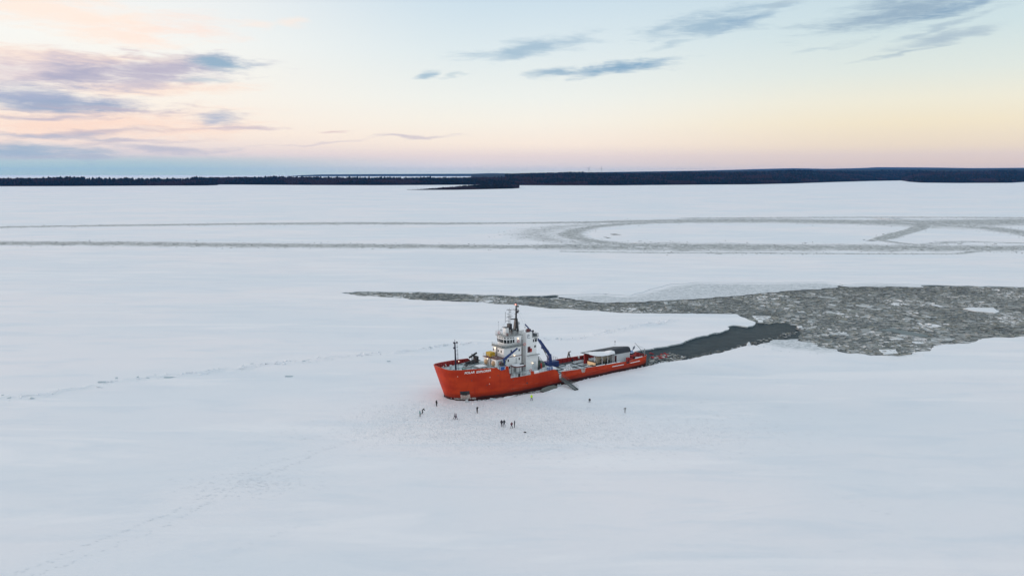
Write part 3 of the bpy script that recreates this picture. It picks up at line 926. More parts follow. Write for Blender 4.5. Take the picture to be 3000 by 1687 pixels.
for (px, py, sx, lb) in [(845, 1103, 1.5, 'lone blue grey ice slab lying on the snow in front of the ridge'), (300, 1120, 1.9, 'blue grey tilted slab in the left part of the ridge'), (492, 1106, 1.7, 'wide blue grey slab on the ridge between its two clusters of blocks'), (1138, 1059, 0.8, 'small dark ice lump just left of the bow behind the ridge')]:
    ob = bpy.data.objects.new('ice_slab', blk[7])
    x, y = gp(px, py)
    ob.location = (x, y, 0.12)
    ob.scale = (sx, sx * .45, .6)
    ob.rotation_euler = (0.15, 0.05, 0.1)
    link(ob)
    tag(ob, lb, 'ice slab')

# ------------------------------------------------------------------ footprints and old trails pressed into the snow
FP = mat('packed_footprint_snow', (0.80, 0.835, 0.87), 0.7, 0.1, 1.0)
fpv, fpf = [], []
def foot_at(x, y, r):
    o = len(fpv)
    a0 = rnd.uniform(0, 6.28)
    e = rnd.uniform(.5, .8)
    hh = snow_h(x, y)
    for k in range(6):
        t_ = k * math.pi / 3
        px_, py_ = math.cos(t_) * r, math.sin(t_) * r * e
        fpv.append((x + px_ * math.cos(a0) - py_ * math.sin(a0), y + px_ * math.sin(a0) + py_ * math.cos(a0), hh + .012 + rnd.uniform(0, .035)))
    for k in range(1, 5):
        fpf.append((o, o + k, o + k + 1))
trails = [([(40, 1687), (240, 1600), (420, 1532), (560, 1468), (700, 1420), (820, 1376), (950, 1318), (1060, 1285), (1200, 1240)], .5, .35), ([(110, 1680), (300, 1610), (480, 1540), (600, 1478), (690, 1436)], .6, .3),
          ([(690, 1395), (800, 1352), (900, 1330)], .6, .3), ([(2330, 1400), (2420, 1438), (2530, 1482), (2592, 1508), (2606, 1492)], .7, .25),
          ([(0, 940), (200, 926), (400, 913), (600, 902), (760, 893)], .5, .4), ([(0, 866), (250, 868), (520, 873), (760, 862)], .9, .4), ([(560, 1690), (720, 1590), (880, 1540)], 1.1, .28), ([(1560, 1172), (1640, 1180), (1700, 1178)], .7, .25), ([(1490, 1250), (1440, 1228), (1400, 1212)], .6, .25), ([(1480, 1250), (1400, 1236), (1340, 1229)], .6, .25)]
for path, stp, r in trails:
    P_ = roughen(G(path), stp, .8, rnd.uniform(0, 90))
    for p in P_:
        if rnd.random() < .75:
            foot_at(p[0] + rnd.gauss(0, .35), p[1] + rnd.gauss(0, .4), r * rnd.uniform(.4, 1.0))
for (px, py, sx, sy, n_) in [(1400, 1215, 16, 7, 900), (1300, 1195, 9, 5, 500), (1620, 1290, 22, 7, 700), (1880, 1260, 22, 6, 500), (1340, 1270, 20, 6, 450), (735, 1420, 6, 3, 220), (1700, 1200, 22, 8, 300)]:
    c_ = gp(px, py)
    q_ = np.array(c_) + nr.normal(0, 1, (n_, 2)) * (sx, sy)
    for x_, y_ in q_[~inside(HNP, q_)]:
        foot_at(x_, y_, rnd.uniform(.12, .30))
ob = np_mesh('footprints', np.array(fpv), np.array(fpf).ravel(), 3, [FP])
link(ob)
tag(ob, 'footprints and trails trodden across the snow', kind='stuff')

# ------------------------------------------------------------------ far shore: land, forest, hills
FLOOR = mat('forest_floor', (0.012, 0.013, 0.016), 0.9, 0.3, 0.01, spec=0.1)
HILLM = mat('wooded_hill', (0.006, 0.009, 0.014), 0.9, 0.3, 0.002, spec=0.1)
TREE = [mat('spruce_foliage', (0.006, 0.009, 0.011), 0.9, 0.35, 0.02, spec=0.1), mat('bare_birch_twigs', (0.034, 0.018, 0.020), 0.9, 0.3, 0.02, spec=0.1), mat('pine_foliage', (0.009, 0.012, 0.012), 0.9, 0.3, 0.02, spec=0.1)]
def land(name, shore, depth, heights, ntree, label, flabel, htree=(8, 23), rows=9, seed=1.0, d_pow=1.6, tmul=None):
    """shore: px points of the shoreline; land runs back along the line of sight for depth metres; heights: (fraction back, metres)"""
    S = []
    for (x0, y0), (x1, y1) in zip(shore, shore[1:]):
        k = max(2, int(abs(x1 - x0) / 8))
        for i in range(k):
            S.append((x0 + (x1 - x0) * i / k, y0 + (y1 - y0) * i / k))
    S.append(shore[-1])
    n = len(S)
    base = np.array([gp(*p) for p in S])
    dirs = base / np.linalg.norm(base, axis=1)[:, None]
    dep = np.array([depth(p[0]) if callable(depth) else depth for p in S])
    def at(i, f):
        """i fractional index along shore, f fraction back"""
        i0 = np.clip(i.astype(int), 0, n - 2)
        t = (i - i0)[:, None]
        b = base[i0] * (1 - t) + base[i0 + 1] * t
        d = dirs[i0] * (1 - t) + dirs[i0 + 1] * t
        dd = dep[i0] * (1 - t[:, 0]) + dep[i0 + 1] * t[:, 0]
        p = b + d * (dd * f)[:, None]
        pxs = np.interp(i, np.arange(n), [q[0] for q in S])
        hmul = np.array([heights[1](q) if callable(heights[1]) else 1.0 for q in pxs])
        h = np.interp(f, [q[0] for q in heights[0]], [q[1] for q in heights[0]]) * hmul
        h = h * (1 + 0.35 * np.array([mnoise.noise(Vector((q[0] * 0.0011, q[1] * 0.0011, seed))) for q in p]))
        return p, h
    P = []
    for f in np.linspace(0, 1, rows):
        p, h = at(np.arange(n, dtype=float), np.full(n, f))
        P.append([(p[i, 0], p[i, 1], h[i] if f > 0 else -0.3) for i in range(n)])
    P.append([(p[i, 0] * 1.02, p[i, 1] * 1.02, -0.5) for i in range(n)])
    o = MB().grid(P).build(name, FLOOR, smooth=True)
    tag(o, label, kind='structure')
    f = nr.random(ntree) ** d_pow
    ii = nr.uniform(0, n - 1, ntree)
    # crowd the first rows at the waterline
    edge = nr.random(ntree) < 0.15
    f[edge] = nr.uniform(0.0, 0.03, edge.sum())
    p, h = at(ii, f)
    ht = nr.uniform(*htree, ntree) * (0.85 + 0.3 * nr.random(ntree))
    kind = nr.choice(3, ntree, p=[0.5, 0.22, 0.28])
    pat = np.array([mnoise.noise(Vector((q[0] * 0.0045, q[1] * 0.0022, seed + 5))) for q in p])
    kind = np.where(pat > 0.10, 1, kind)
    low = np.minimum(1.0, 0.35 + f * (dep.mean() / 60.0))
    ht = ht * low * np.where(kind == 1, 0.75, 1.0)
    if tmul:
        ht = ht * np.array([tmul(q) for q in np.interp(ii, np.arange(n), [q[0] for q in S])])
    wd = np.where(kind == 0, 0.20, np.where(kind == 1, 0.34, 0.27)) * ht
    a = np.arange(5) * 2 * math.pi / 5
    # crown as three rings and a tip
    ring_z = np.array([[0.08, 0.38, 0.72], [0.15, 0.60, 0.88], [0.30, 0.62, 0.86]])[kind]
    ring_r = np.array([[1.0, 0.72, 0.34], [0.65, 1.0, 0.62], [0.75, 1.0, 0.60]])[kind]
    V = np.zeros((ntree, 16, 3))
    rot = nr.uniform(0, 6.28, ntree)
    for r_ in range(3):
        for j in range(5):
            rr = wd * ring_r[:, r_] * nr.uniform(0.75, 1.25, ntree)
            V[:, r_ * 5 + j, 0] = p[:, 0] + np.cos(a[j] + rot) * rr
            V[:, r_ * 5 + j, 1] = p[:, 1] + np.sin(a[j] + rot) * rr
            V[:, r_ * 5 + j, 2] = h - 0.4 + ht * ring_z[:, r_] * nr.uniform(0.93, 1.07, ntree)
    V[:, 15, 0], V[:, 15, 1], V[:, 15, 2] = p[:, 0], p[:, 1], h + ht
    F = []
    for r_ in range(2):
        for j in range(5):
            j2 = (j + 1) % 5
            F += [(r_ * 5 + j, r_ * 5 + j2, r_ * 5 + 5 + j2), (r_ * 5 + j, r_ * 5 + 5 + j2, r_ * 5 + 5 + j)]
    F += [(10 + j, 10 + (j + 1) % 5, 15) for j in range(5)]
    F += [(0, 1, 2), (0, 2, 3), (0, 3, 4)]
    F = np.array(F)
    allF = (F[None] + (np.arange(ntree) * 16)[:, None, None]).reshape(-1, 3)
    fo = np_mesh('forest', V.reshape(-1, 3), allF.ravel(), 3, TREE, np.repeat(kind, len(F)))
    link(fo)
    tag(fo, flabel, kind='stuff')

land('shore_land', [(-420, 549), (-100, 546.5), (0, 546), (220, 545.5), (420, 544.5), (600, 544), (638, 543)], 900,
     ([(0, 0.4), (0.06, 2), (0.3, 12), (0.6, 19), (1, 8)], lambda px: 1.15 if px < 250 else 0.75 if px < 400 else 0.62 + 0.5 * min(1, max(0, (px - 420) / 180))),
     9000, 'low snowy land under the left forest', 'dark spruce forest on the left headland', seed=2.0)
land('shore_land', [(560, 541.5), (640, 541), (900, 542.5), (1100, 543), (1330, 542), (1520, 541.5), (1640, 543)], 1000,
     ([(0, 0.4), (0.06, 2), (0.3, 12), (0.6, 20), (1, 8)], lambda px: 1.1),
     12000, 'low snowy land under the middle forest', 'dark spruce forest along the middle shore', seed=7.0)
land('shore_land', [(1480, 543), (1640, 543.5), (1800, 543.5), (2040, 541.5), (2200, 540.5), (2320, 538), (2420, 534.5), (2540, 531), (2640, 529), (2665, 533), (2700, 535.5), (2800, 536.5), (2960, 536), (3000, 533.5), (3400, 531)], lambda px: 3800,
     ([(0, 0.4), (0.03, 3), (0.25, 18), (0.5, 34), (0.8, 50), (1, 46)], lambda px: 0.75 + 0.65 * min(1, max(0, (px - 1480) / 1000))),
     46000, 'mainland rising gently behind the right shore', 'dark mixed forest covering the mainland on the right', seed=3.0, rows=16, htree=(9, 24), d_pow=1.5)
land('island_land', [(1192, 556.3), (1230, 556.8), (1330, 556.5), (1420, 554.8), (1500, 553), (1521, 551.5)], lambda px: 420 * max(0.04, min(1, (px - 1190) / 220)) * (1 if px < 1500 else 0.5),
     ([(0, 0.2), (0.2, 1.2), (0.6, 6), (1, 4)], lambda px: min(1, max(.05, (px - 1190) / 220))),
     3600, 'small snowy island in front of the middle shore', 'dark brown thicket and spruce on the small island', seed=4.0, htree=(5, 12), tmul=lambda px: min(1.0, max(.12, (px - 1190) / 230)))

def hills(name, x0, x1, d0, d1, prof, label, nx=110, ny=14, amp=18, seed=1.0):
    """prof: list of (px, pixel row of the skyline): ridge height follows from its real distance"""
    rows = []
    for j in range(ny + 1):
        f = j / ny
        d = d0 + (d1 - d0) * f
        row = []
        for i in range(nx + 1):
            px = x0 + (x1 - x0) * i / nx
            az_ = math.atan2((px - 1500.0), FOC / CS)
            top = np.interp(px, [q[0] for q in prof], [q[1] for q in prof])
            hmax = CAM_H + (508.0 - top) / FOC * d1 * CS * CS
            nzv = mnoise.fractal(Vector((math.sin(az_) * d * 0.0006, d * 0.0004, seed)), 0.9, 2.0, 4)
            z = (hmax) * (f ** 0.8) + amp * nzv * math.sin(math.pi * min(1, f * 1.02)) * 0.9
            row.append((math.sin(az_) * d, math.cos(az_) * d, max(-0.3, z) if j else -0.4))
        rows.append(row)
    rows.append([(p[0] * 1.08, p[1] * 1.08, -1) for p in rows[-1]])
    o = MB().grid(rows).build(name, HILLM, smooth=True)
    return tag(o, label, kind='structure')
hills('hills', 1380, 3500, 8200, 12500, [(1380, 511), (1500, 508.5), (1760, 506), (2000, 503), (2250, 499), (2600, 497.5), (3000, 497), (3500, 496)], 'low wooded hills behind the mainland forest', seed=2.0, amp=14)
hills('hills', 1000, 3500, 20500, 24500, [(1000, 511.5), (1200, 510.8), (1380, 509.5), (1440, 507.5), (1460, 508), (1500, 508.5), (1650, 506.5), (1800, 504), (2050, 500.5), (2250, 495.5), (2330, 494), (2420, 496), (2520, 494), (2570, 491.8), (2720, 493), (2850, 495), (3000, 494.5), (3500, 496)], 'far blue hills on the horizon to the right', seed=5.0, amp=20)
hills('far_shore', 845, 1500, 16200, 17400, [(845, 516.3), (885, 513.2), (940, 511.4), (1100, 510.4), (1300, 509.6), (1500, 509)], 'thin far wooded coast on the horizon', seed=9.0, amp=2, nx=160)

# ------------------------------------------------------------------ two wind turbines far behind the forest
TURB = mat('turbine_white', (0.52, 0.54, 0.57), 0.5, 0.03)
for px, lb, rz in [(1725, 'pale wind turbine on the far hills, left one of the pair', 0.3), (1762, 'pale wind turbine on the far hills, right one of the pair', -0.2)]:
    az_ = math.atan2(px - 1500.0, FOC / CS)
    d = 12300.0
    root = empty('wind_turbine', (math.sin(az_) * d, math.cos(az_) * d, 55), rz)
    tag(root, lb, 'wind turbine', 'wind turbines on the far hills')
    MB().tube((0, 0, -20), (0, 0, 82), 4.2, 2.8, 10).build('tower', TURB, root)
    MB().box(-2, 2, -5, 5, 80.5, 84.5).build('nacelle', TURB, root, bevel=0.6)
    for k in range(3):
        t = rad(20 + 120 * k + rz * 60)
        MB().bar((0, -5.6, 82.5), (math.sin(t) * 46, -5.6, 82.5 + math.cos(t) * 46), (5.0, 2.2), (1.2, 0.6), up=(0, 1, 0)).build('blade', TURB, root)

# ------------------------------------------------------------------ haze
HZ = bpy.data.materials.new('winter_haze')
HZ.use_nodes = True
t = NT(HZ.node_tree)
pv = t.n('ShaderNodeVolumePrincipled')
pv.inputs['Color'].default_value = (0.08, 0.40, 1.0, 1)
pv.inputs['Density'].default_value = HAZE_DENSITY = 1.35e-5
pv.inputs['Anisotropy'].default_value = 0.0
o = t.n('ShaderNodeOutputMaterial')
t.put(o.inputs['Volume'], pv.outputs[0])
hz_ = MB().box(-24500, 24500, -4500, 27000, -1.6, 215).build('haze', HZ)
tag(hz_, 'thin blue winter haze', kind='stuff')
hz_.display_type = 'WIRE'

# ================================================================== THE SHIP
RED = None
def mat_hull():
    m = bpy.data.materials.new('hull_paint')
    m.use_nodes = True
    t = NT(m.node_tree)
    oc = t.n('ShaderNodeTexCoord').outputs['Object']
    sp = t.n('ShaderNodeSeparateXYZ')
    t.put(sp.inputs[0], oc)
    z = sp.outputs[2]
    p = t.n('ShaderNodeBsdfPrincipled')
    patch = t.noise(t.mapping(oc, scale=(0.12, 0.3, 0.35)), 1.0, 4.0, 0.55)
    streak = t.noise(t.mapping(oc, scale=(1.6, 1.6, 0.16)), 1.0, 5.0, 0.65)
    scuff = t.noise(t.mapping(oc, scale=(0.16, 0.5, 1.8)), 1.0, 5.0, 0.7)
    c = t.mix(t.mr(patch, 0.35, 0.66), (0.43, 0.032, 0.009), (0.56, 0.054, 0.014))
    c = t.mix(t.mr(streak, 0.52, 0.78, 0, 0.55), c, (0.24, 0.018, 0.008))
    low = t.mr(z, 4.0, 0.5)
    c = t.mix(t.m('MULTIPLY', t.mr(scuff, 0.52, 0.74), t.m('MULTIPLY', low, 0.55)), c, (0.42, 0.22, 0.17))
    # worn boot topping at the ice line, with shade low on the hull painted in
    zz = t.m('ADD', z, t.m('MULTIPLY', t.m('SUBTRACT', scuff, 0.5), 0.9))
    c = t.mix(t.mr(zz, 1.9, 1.1, 0, 0.55), c, (0.20, 0.020, 0.012))  # shade below the rubbing strake, painted as a darker red band
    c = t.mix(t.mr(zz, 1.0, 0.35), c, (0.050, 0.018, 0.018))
    br = t.n('ShaderNodeTexBrick')
    t.put(br.inputs['Vector'], t.mapping(oc, rot=(rad(90), 0, 0)))
    for k_, v_ in (('Scale', 1.0), ('Mortar Size', 0.035), ('Mortar Smooth', 0.6), ('Brick Width', 5.5), ('Row Height', 1.7)):
        br.inputs[k_].default_value = v_
    c = t.mix(t.m('MULTIPLY', br.outputs['Fac'], 0.35), c, (0.22, 0.02, 0.012))
    t.put(p.inputs['Base Color'], c)
    t.put(p.inputs['Roughness'], t.mr(patch, 0.3, 0.7, 0.42, 0.6))
    p.inputs['Specular IOR Level'].default_value = 0.14
    b = t.n('ShaderNodeBump')
    b.inputs['Strength'].default_value = 0.25
    b.inputs['Distance'].default_value = 0.12
    t.put(b.inputs['Height'], t.noise(t.mapping(oc, scale=(0.5, 0.5, 0.35)), 1.0, 3.0, 0.5))
    t.put(p.inputs['Normal'], b.outputs[0])
    o = t.n('ShaderNodeOutputMaterial')
    t.put(o.inputs[0], p.outputs[0])
    return m
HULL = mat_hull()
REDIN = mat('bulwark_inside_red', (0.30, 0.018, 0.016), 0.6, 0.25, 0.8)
REDP = mat('red_equipment', (0.42, 0.03, 0.025), 0.55, 0.25, 1.5)
WHITE = mat('superstructure_white', (0.86, 0.865, 0.86), 0.45, 0.05, 0.6, col2=(0.66, 0.60, 0.53), thr=(0.68, 0.85), stretch=(1, 1, 0.3))
GREYP = mat('grey_paint', (0.32, 0.34, 0.34), 0.6, 0.2, 1.0)
DARK = mat('dark_steel', (0.030, 0.032, 0.036), 0.5, 0.3, 1.5)
BLACKM = mat('black_mast_paint', (0.018, 0.017, 0.020), 0.5, 0.25, 1.0)
MAST2 = mat('foremast_blue_black', (0.016, 0.020, 0.045), 0.5, 0.2, 1.0)
GLASS = mat('window_glass', (0.010, 0.016, 0.020), 0.12, 0.1, spec=0.6)
BLUE = mat('crane_blue', (0.014, 0.040, 0.160), 0.45, 0.25, 1.2)
BLUE2 = mat('tarpaulin_blue', (0.015, 0.085, 0.30), 0.6, 0.2, 1.0)
YEL = mat('yellow_crate_paint', (0.55, 0.36, 0.02), 0.6, 0.2, 1.5)
TAN = mat('tan_cowl_paint', (0.55, 0.36, 0.20), 0.5, 0.2, 1.0)
GREENT = mat('green_tarpaulin', (0.085, 0.13, 0.105), 0.7, 0.3, 1.2, bump=0.5, bscale=3)
BROWN = mat('rust_brown', (0.12, 0.030, 0.028), 0.6, 0.3, 1.2)
DECKM = mat('snowy_deck', (0.55, 0.60, 0.62), 0.8, 0.15, 0.5, col2=(0.12, 0.15, 0.15), thr=(0.50, 0.64))
DECKF = mat('foredeck_snow_film', (0.56, 0.64, 0.66), 0.8, 0.15, 0.35, col2=(0.20, 0.29, 0.29), thr=(0.47, 0.64))
WOOD = mat('worn_deck_planks', (0.060, 0.070, 0.072), 0.8, 0.3, 1.0)
TARP = mat('dark_roof_membrane', (0.030, 0.036, 0.046), 0.7, 0.3, 0.5, bump=0.4, bscale=1.5, stretch=(0.4, 1, 1))
LGREY = mat('container_wall_grey', (0.62, 0.66, 0.68), 0.5, 0.06, 0.6)
BEIGE = mat('beige_panel', (0.62, 0.55, 0.42), 0.6, 0.08, 1.0)
SNOWP = mat('settled_snow', (0.84, 0.855, 0.875), 0.8, 0.04, 1.0)
RING = mat('lifebuoy_red', (0.60, 0.05, 0.04), 0.6, 0.1, 1.0)
LAMPW = mat('lit_lamp_glass', (0.9, 0.8, 0.6), 0.5, 0.0, emit=(1.0, 0.74, 0.45), estr=2.2)
LAMPR = mat('lit_red_lamp', (0.9, 0.1, 0.1), 0.5, 0.0, emit=(1.0, 0.25, 0.18), estr=6.0)
COUNTER = mat('lit_counter_front', (0.8, 0.55, 0.3), 0.5, 0.0, emit=(1.0, 0.62, 0.34), estr=0.22)

SHIP = empty('icebreaker_ship', (S_O[0], S_O[1], 0.0), S_ANG)
tag(SHIP, 'orange red icebreaker with white superstructure stuck in the ice', 'ship')
def part(mb, name, m, parent=None, **kw):
    mb.flip = True
    return mb.build(name, m, parent if parent is not None else SHIP, **kw)

# ---- hull shell
ZTOP = [(0, 9.18), (.3, 8.95), (.8, 8.78), (3, 8.65), (7, 8.45), (11.6, 8.05), (12.7, 7.2), (14.4, 7.2), (14.42, 8.1), (15.3, 7.95), (15.55, 6.1), (16.0, 4.55), (22.9, 4.5), (22.93, 5.55), (23.9, 5.35), (23.95, 4.6), (31.2, 4.7), (32.0, 4.55), (32.6, 4.1), (33.3, 3.1), (33.45, 1.7), (34.5, 1.7), (34.55, 3.5), (42.1, 3.08), (42.5, 1.9), (43.8, 1.9), (44.1, 3.12), (60.8, 2.68), (60.95, 1.75), (62.5, 1.75), (62.7, 2.7), (68, 2.9), (71, 2.95), (72, 2.95)]
DECKZ = [(0, 7.1), (15.45, 7.1), (15.5, 4.45), (33.3, 4.45), (33.35, 1.62), (72, 1.62)]
ST = sorted(set([0, .03, .1, .28, .6, 1.0, 1.74, 2.6, 3.63, 4.6, 5.5, 6.6, 7.66, 8.8, 9.95, 11, 12, 13.2] + [p[0] for p in ZTOP] + list(np.arange(17, 72, 1.5)) + [69.5, 70.3, 71, 71.4, 71.8, 72.0, 15.45, 15.5, 33.35]))
NL = 12
def hp(d, z, side, inset=0.0):
    return (d + s_shift(d, z) + (inset * max(0, 1 - d / 1.5)), side * max(0.0, half_b(d, z) - inset), z)
mb = MB()
for side in (1, -1):
    P = []
    for j in range(NL):
        row = []
        for d in ST:
            zt = tab(ZTOP, d)
            row.append(hp(d, -1.2 + (zt + 1.2) * j / (NL - 1), side))
        P.append(row)
    mb.grid(P)
# transom
zt = tab(ZTOP, 72)
T1 = [hp(72, -1.2 + (zt + 1.2) * j / (NL - 1), 1) for j in range(NL)]
T2 = [hp(72, -1.2 + (zt + 1.2) * j / (NL - 1), -1) for j in range(NL)]
mb.grid([T1, T2])
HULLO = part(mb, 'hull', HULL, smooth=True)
for pol in HULLO.data.polygons:
    pol.use_smooth = True
es = HULLO.modifiers.new('edges', 'EDGE_SPLIT')
es.split_angle = rad(38)
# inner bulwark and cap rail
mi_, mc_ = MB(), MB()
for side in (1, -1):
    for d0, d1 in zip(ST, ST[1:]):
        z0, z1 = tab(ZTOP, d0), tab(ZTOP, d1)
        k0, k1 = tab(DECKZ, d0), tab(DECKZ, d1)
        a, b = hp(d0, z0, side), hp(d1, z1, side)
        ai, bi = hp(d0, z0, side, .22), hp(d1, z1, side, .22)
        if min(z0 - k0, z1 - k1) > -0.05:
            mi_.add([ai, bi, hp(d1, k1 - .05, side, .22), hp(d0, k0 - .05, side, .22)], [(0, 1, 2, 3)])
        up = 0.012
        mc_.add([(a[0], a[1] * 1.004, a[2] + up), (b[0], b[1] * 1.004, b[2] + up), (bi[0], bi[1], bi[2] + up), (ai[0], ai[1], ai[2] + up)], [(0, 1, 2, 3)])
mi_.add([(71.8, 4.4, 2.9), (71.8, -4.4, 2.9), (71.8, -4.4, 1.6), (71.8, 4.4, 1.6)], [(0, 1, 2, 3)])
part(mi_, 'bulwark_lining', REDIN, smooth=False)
CAPM = mat('cap_rail_orange_pink', (0.66, 0.16, 0.10), 0.55, 0.25, 1.0, col2=(0.8, 0.72, 0.70), thr=(0.58, 0.7))
part(mc_, 'cap_rail', CAPM)
stay = None
for d in list(np.arange(0.9, 11.4, 0.75)):
    for side in (-1, 1):
        p0, p1 = hp(d, 7.12, side, .70), hp(d, tab(ZTOP, d) - .1, side, .26)
        q0 = hp(d, 7.12, side, .26)
        m_ = MB()
        m_.add([(p0[0] - .04, p0[1], p0[2]), (p0[0] + .04, p0[1], p0[2]), (p1[0] + .04, p1[1], p1[2]), (p1[0] - .04, p1[1], p1[2]), (q0[0] - .04, q0[1], q0[2]), (q0[0] + .04, q0[1], q0[2])], [(0, 1, 2, 3), (0, 3, 4), (1, 2, 5)])
        part(m_, 'bulwark_stay', REDIN)
for d in list(np.arange(35.5, 70, 1.9)):
    if 42 < d < 44.3 or 60.6 < d < 63:
        continue
    m_ = MB()
    y1 = half_b(d, 2.8)
    m_.add([(d - .05, -y1 + .75, 1.62), (d + .05, -y1 + .75, 1.62), (d + .05, -y1 + .27, tab(ZTOP, d) - .15), (d - .05, -y1 + .27, tab(ZTOP, d) - .15), (d - .05, -y1 + .27, 1.62), (d + .05, -y1 + .27, 1.62)], [(0, 1, 2, 3), (0, 3, 4), (1, 2, 5)])
    part(m_, 'bulwark_stay', REDIN)
# decks
def deck(d0, d1, z, name, m):
    ds = [d for d in ST if d0 < d < d1]
    ds = [d0] + ds + [d1]
    rows = []
    for side in (1, 0, -1):
        rows.append([((d + s_shift(d, z)) + .25 * max(0, 1 - d), side * max(0, half_b(d, z) - .2), z) for d in ds])
    return part(MB().grid(rows), name, m)
deck(0.05, 15.48, 7.1, 'foredeck', DECKF)
deck(15.5, 33.3, 4.45, 'middle_deck', DECKM)
deck(33.36, 71.9, 1.62, 'working_deck', DECKM)
# step bulkheads between the deck levels
part(MB().box(15.42, 15.5, -7.0, 7.0, 4.3, 7.08), 'forward_bulkhead', WHITE)
part(MB().box(33.28, 33.35, -7.1, 7.1, 1.5, 4.44), 'deck_step', GREYP)
# rubbing strake with snow on it
for d0, d1 in ((34.6, 42.2), (44.0, 70.0)):
    pl = [d for d in ST if d0 <= d <= d1]
    m_, sn = MB(), MB()
    for a, b in zip(pl, pl[1:]):
        ya, yb = half_b(a, 1.8), half_b(b, 1.8)
        m_.add([(a, ya - .02, 1.95), (b, yb - .02, 1.95), (b, yb + .16, 1.86), (a, ya + .16, 1.86), (a, ya + .16, 1.66), (b, yb + .16, 1.66), (b, yb - .02, 1.55), (a, ya - .02, 1.55)], [(0, 1, 2, 3), (3, 2, 5, 4), (4, 5, 6, 7)])
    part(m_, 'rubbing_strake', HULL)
for d0, d1, zt in ((54.8, 59.8, 1.9), (62.6, 67.2, 1.9), (48.3, 52.0, 3.02), (52.6, 56.5, 2.92), (57.0, 58.4, 2.84), (65.0, 68.6, 3.05)):
    ya, yb = half_b(d0, 1.9), half_b(d1, 1.9)
    m_ = MB()
    ob_, ib_ = (.17, -.02) if zt < 2.2 else (.02, -.24)
    m_.add([(d0, ya + ob_, zt), (d1, yb + ob_, zt - .02), (d1, yb + ib_, zt + .10), (d0, ya + ib_, zt + .10), (d0 + .3, ya + (ob_ + ib_) / 2, zt + .16), (d1 - .3, yb + (ob_ + ib_) / 2, zt + .14)], [(0, 1, 5, 4), (4, 5, 2, 3), (0, 4, 3), (1, 2, 5)])
    part(m_, 'snow_strip', SNOWP)
# scuffed side gate and stern scars
SCUFF = mat('scuffed_bare_plate', (0.45, 0.40, 0.37), 0.6, 0.3, 2.0, col2=(0.30, 0.06, 0.04), thr=(0.5, 0.6))
part(MB().add([(42.15, half_b(42, 2.5) - .12, 3.0), (44.05, half_b(44, 2.5) - .12, 3.0), (43.75, half_b(43.7, 2) - .08, 1.75), (42.55, half_b(42.5, 2) - .08, 1.75)], [(0, 1, 2, 3)]), 'side_gate', SCUFF)
part(MB().add([(60.95, half_b(61, 2) - .3, 2.3), (62.55, half_b(62, 2) - .3, 2.3), (62.55, half_b(62, 2) - .3, 1.62), (60.95, half_b(61, 2) - .3, 1.62)], [(0, 1, 2, 3)]), 'fairlead_plate', DARK)
m_ = MB()
for k in range(5):
    y0 = 4.5 + .55 * (1 - k / 4)
    m_.add([(72.02, 3.9 - k * .3, 1.9), (72.02, 3.75 - k * .3, 1.9), (72.02, 3.3 - k * .35, .6), (72.02, 3.5 - k * .35, .6)], [(0, 1, 2, 3)])
part(m_, 'stern_marking', SNOWP)
m_ = MB()
for z0, z1 in ((1.9, 2.0), (.9, 1.0)):
    pass
m_.add([hp(71.2, 2.0, 1.003), hp(71.75, 2.0, 1.003), hp(71.85, 1.1, 1.004), hp(71.5, .7, 1.004)], [(0, 1, 2, 3)])
part(m_, 'stern_paint_patch', SNOWP)
# anchor pocket with ice below it, hull openings and draught lamps
dA0, dA1 = 2.0, 4.3
def hq(d, z, out=0.03):
    p = hp(d, z, 1)
    return (p[0] - .02, p[1] + out, p[2])
part(MB().grid([[hq(2.2 + .55 * i, 2.55 - 1.0 * j / 3, .02) for i in range(5)] for j in range(4)]), 'anchor_pocket', DARK)
m_ = MB()
for (x, z, r) in ((2.9, 1.95, .16), (3.3, 1.7, .16)):
    q = hq(x, z, .1)
    m_.ball(q, .3, 8, 5, (1, .5, .6))
q0, q1 = hq(3.1, 2.4, .12), hq(3.1, 1.4, .12)
m_.tube(q0, q1, .09)
m_.tube(hq(2.5, 1.55, .15), hq(3.7, 1.45, .15), .11)
part(m_, 'anchor', DARK)
part(MB().grid([[hq(2.2 + .55 * i, 1.52 - 1.0 * j / 3, .035 + .03 * (j % 2)) for i in range(5)] for j in range(4)]), 'scraped_plate', mat('scraped_pale_steel', (0.55, 0.48, 0.44), 0.6, 0.25, 2.0, col2=(0.40, 0.10, 0.07), thr=(.5, .62)))
part(MB().grid([[hq(.4 + .6 * i, .52 - .5 * j / 2, .03 + .02 * (i % 2)) for i in range(10)] for j in range(3)]), 'frosted_band', mat('frosted_hull_band', (0.52, 0.48, 0.46), 0.6, 0.3, 1.5, col2=(0.16, 0.03, 0.03), thr=(.5, .62)))
for (d, z, r) in ((5.3, 5.4, .16), (12.0, 5.9, .14), (9.0, 3.6, .16), (16.9, 3.9, .14), (21.5, 2.4, .26), (15.2, 6.5, .12)):
    q = hq(d, z, 0)
    part(MB().tube((q[0], q[1] - .1, q[2]), (q[0], q[1] + .03, q[2]), r, r, 10), 'hull_port', DARK)
LMAT = mat('pale_hull_lamp', (0.85, 0.70, 0.6), 0.5, 0.0)
for (d, z) in ((2.2, 6.9), (9.8, 5.7), (9.6, 3.9)):
    q = hq(d, z, .05)
    part(MB().ball(q, .12, 8, 5), 'hull_lamp', LMAT)

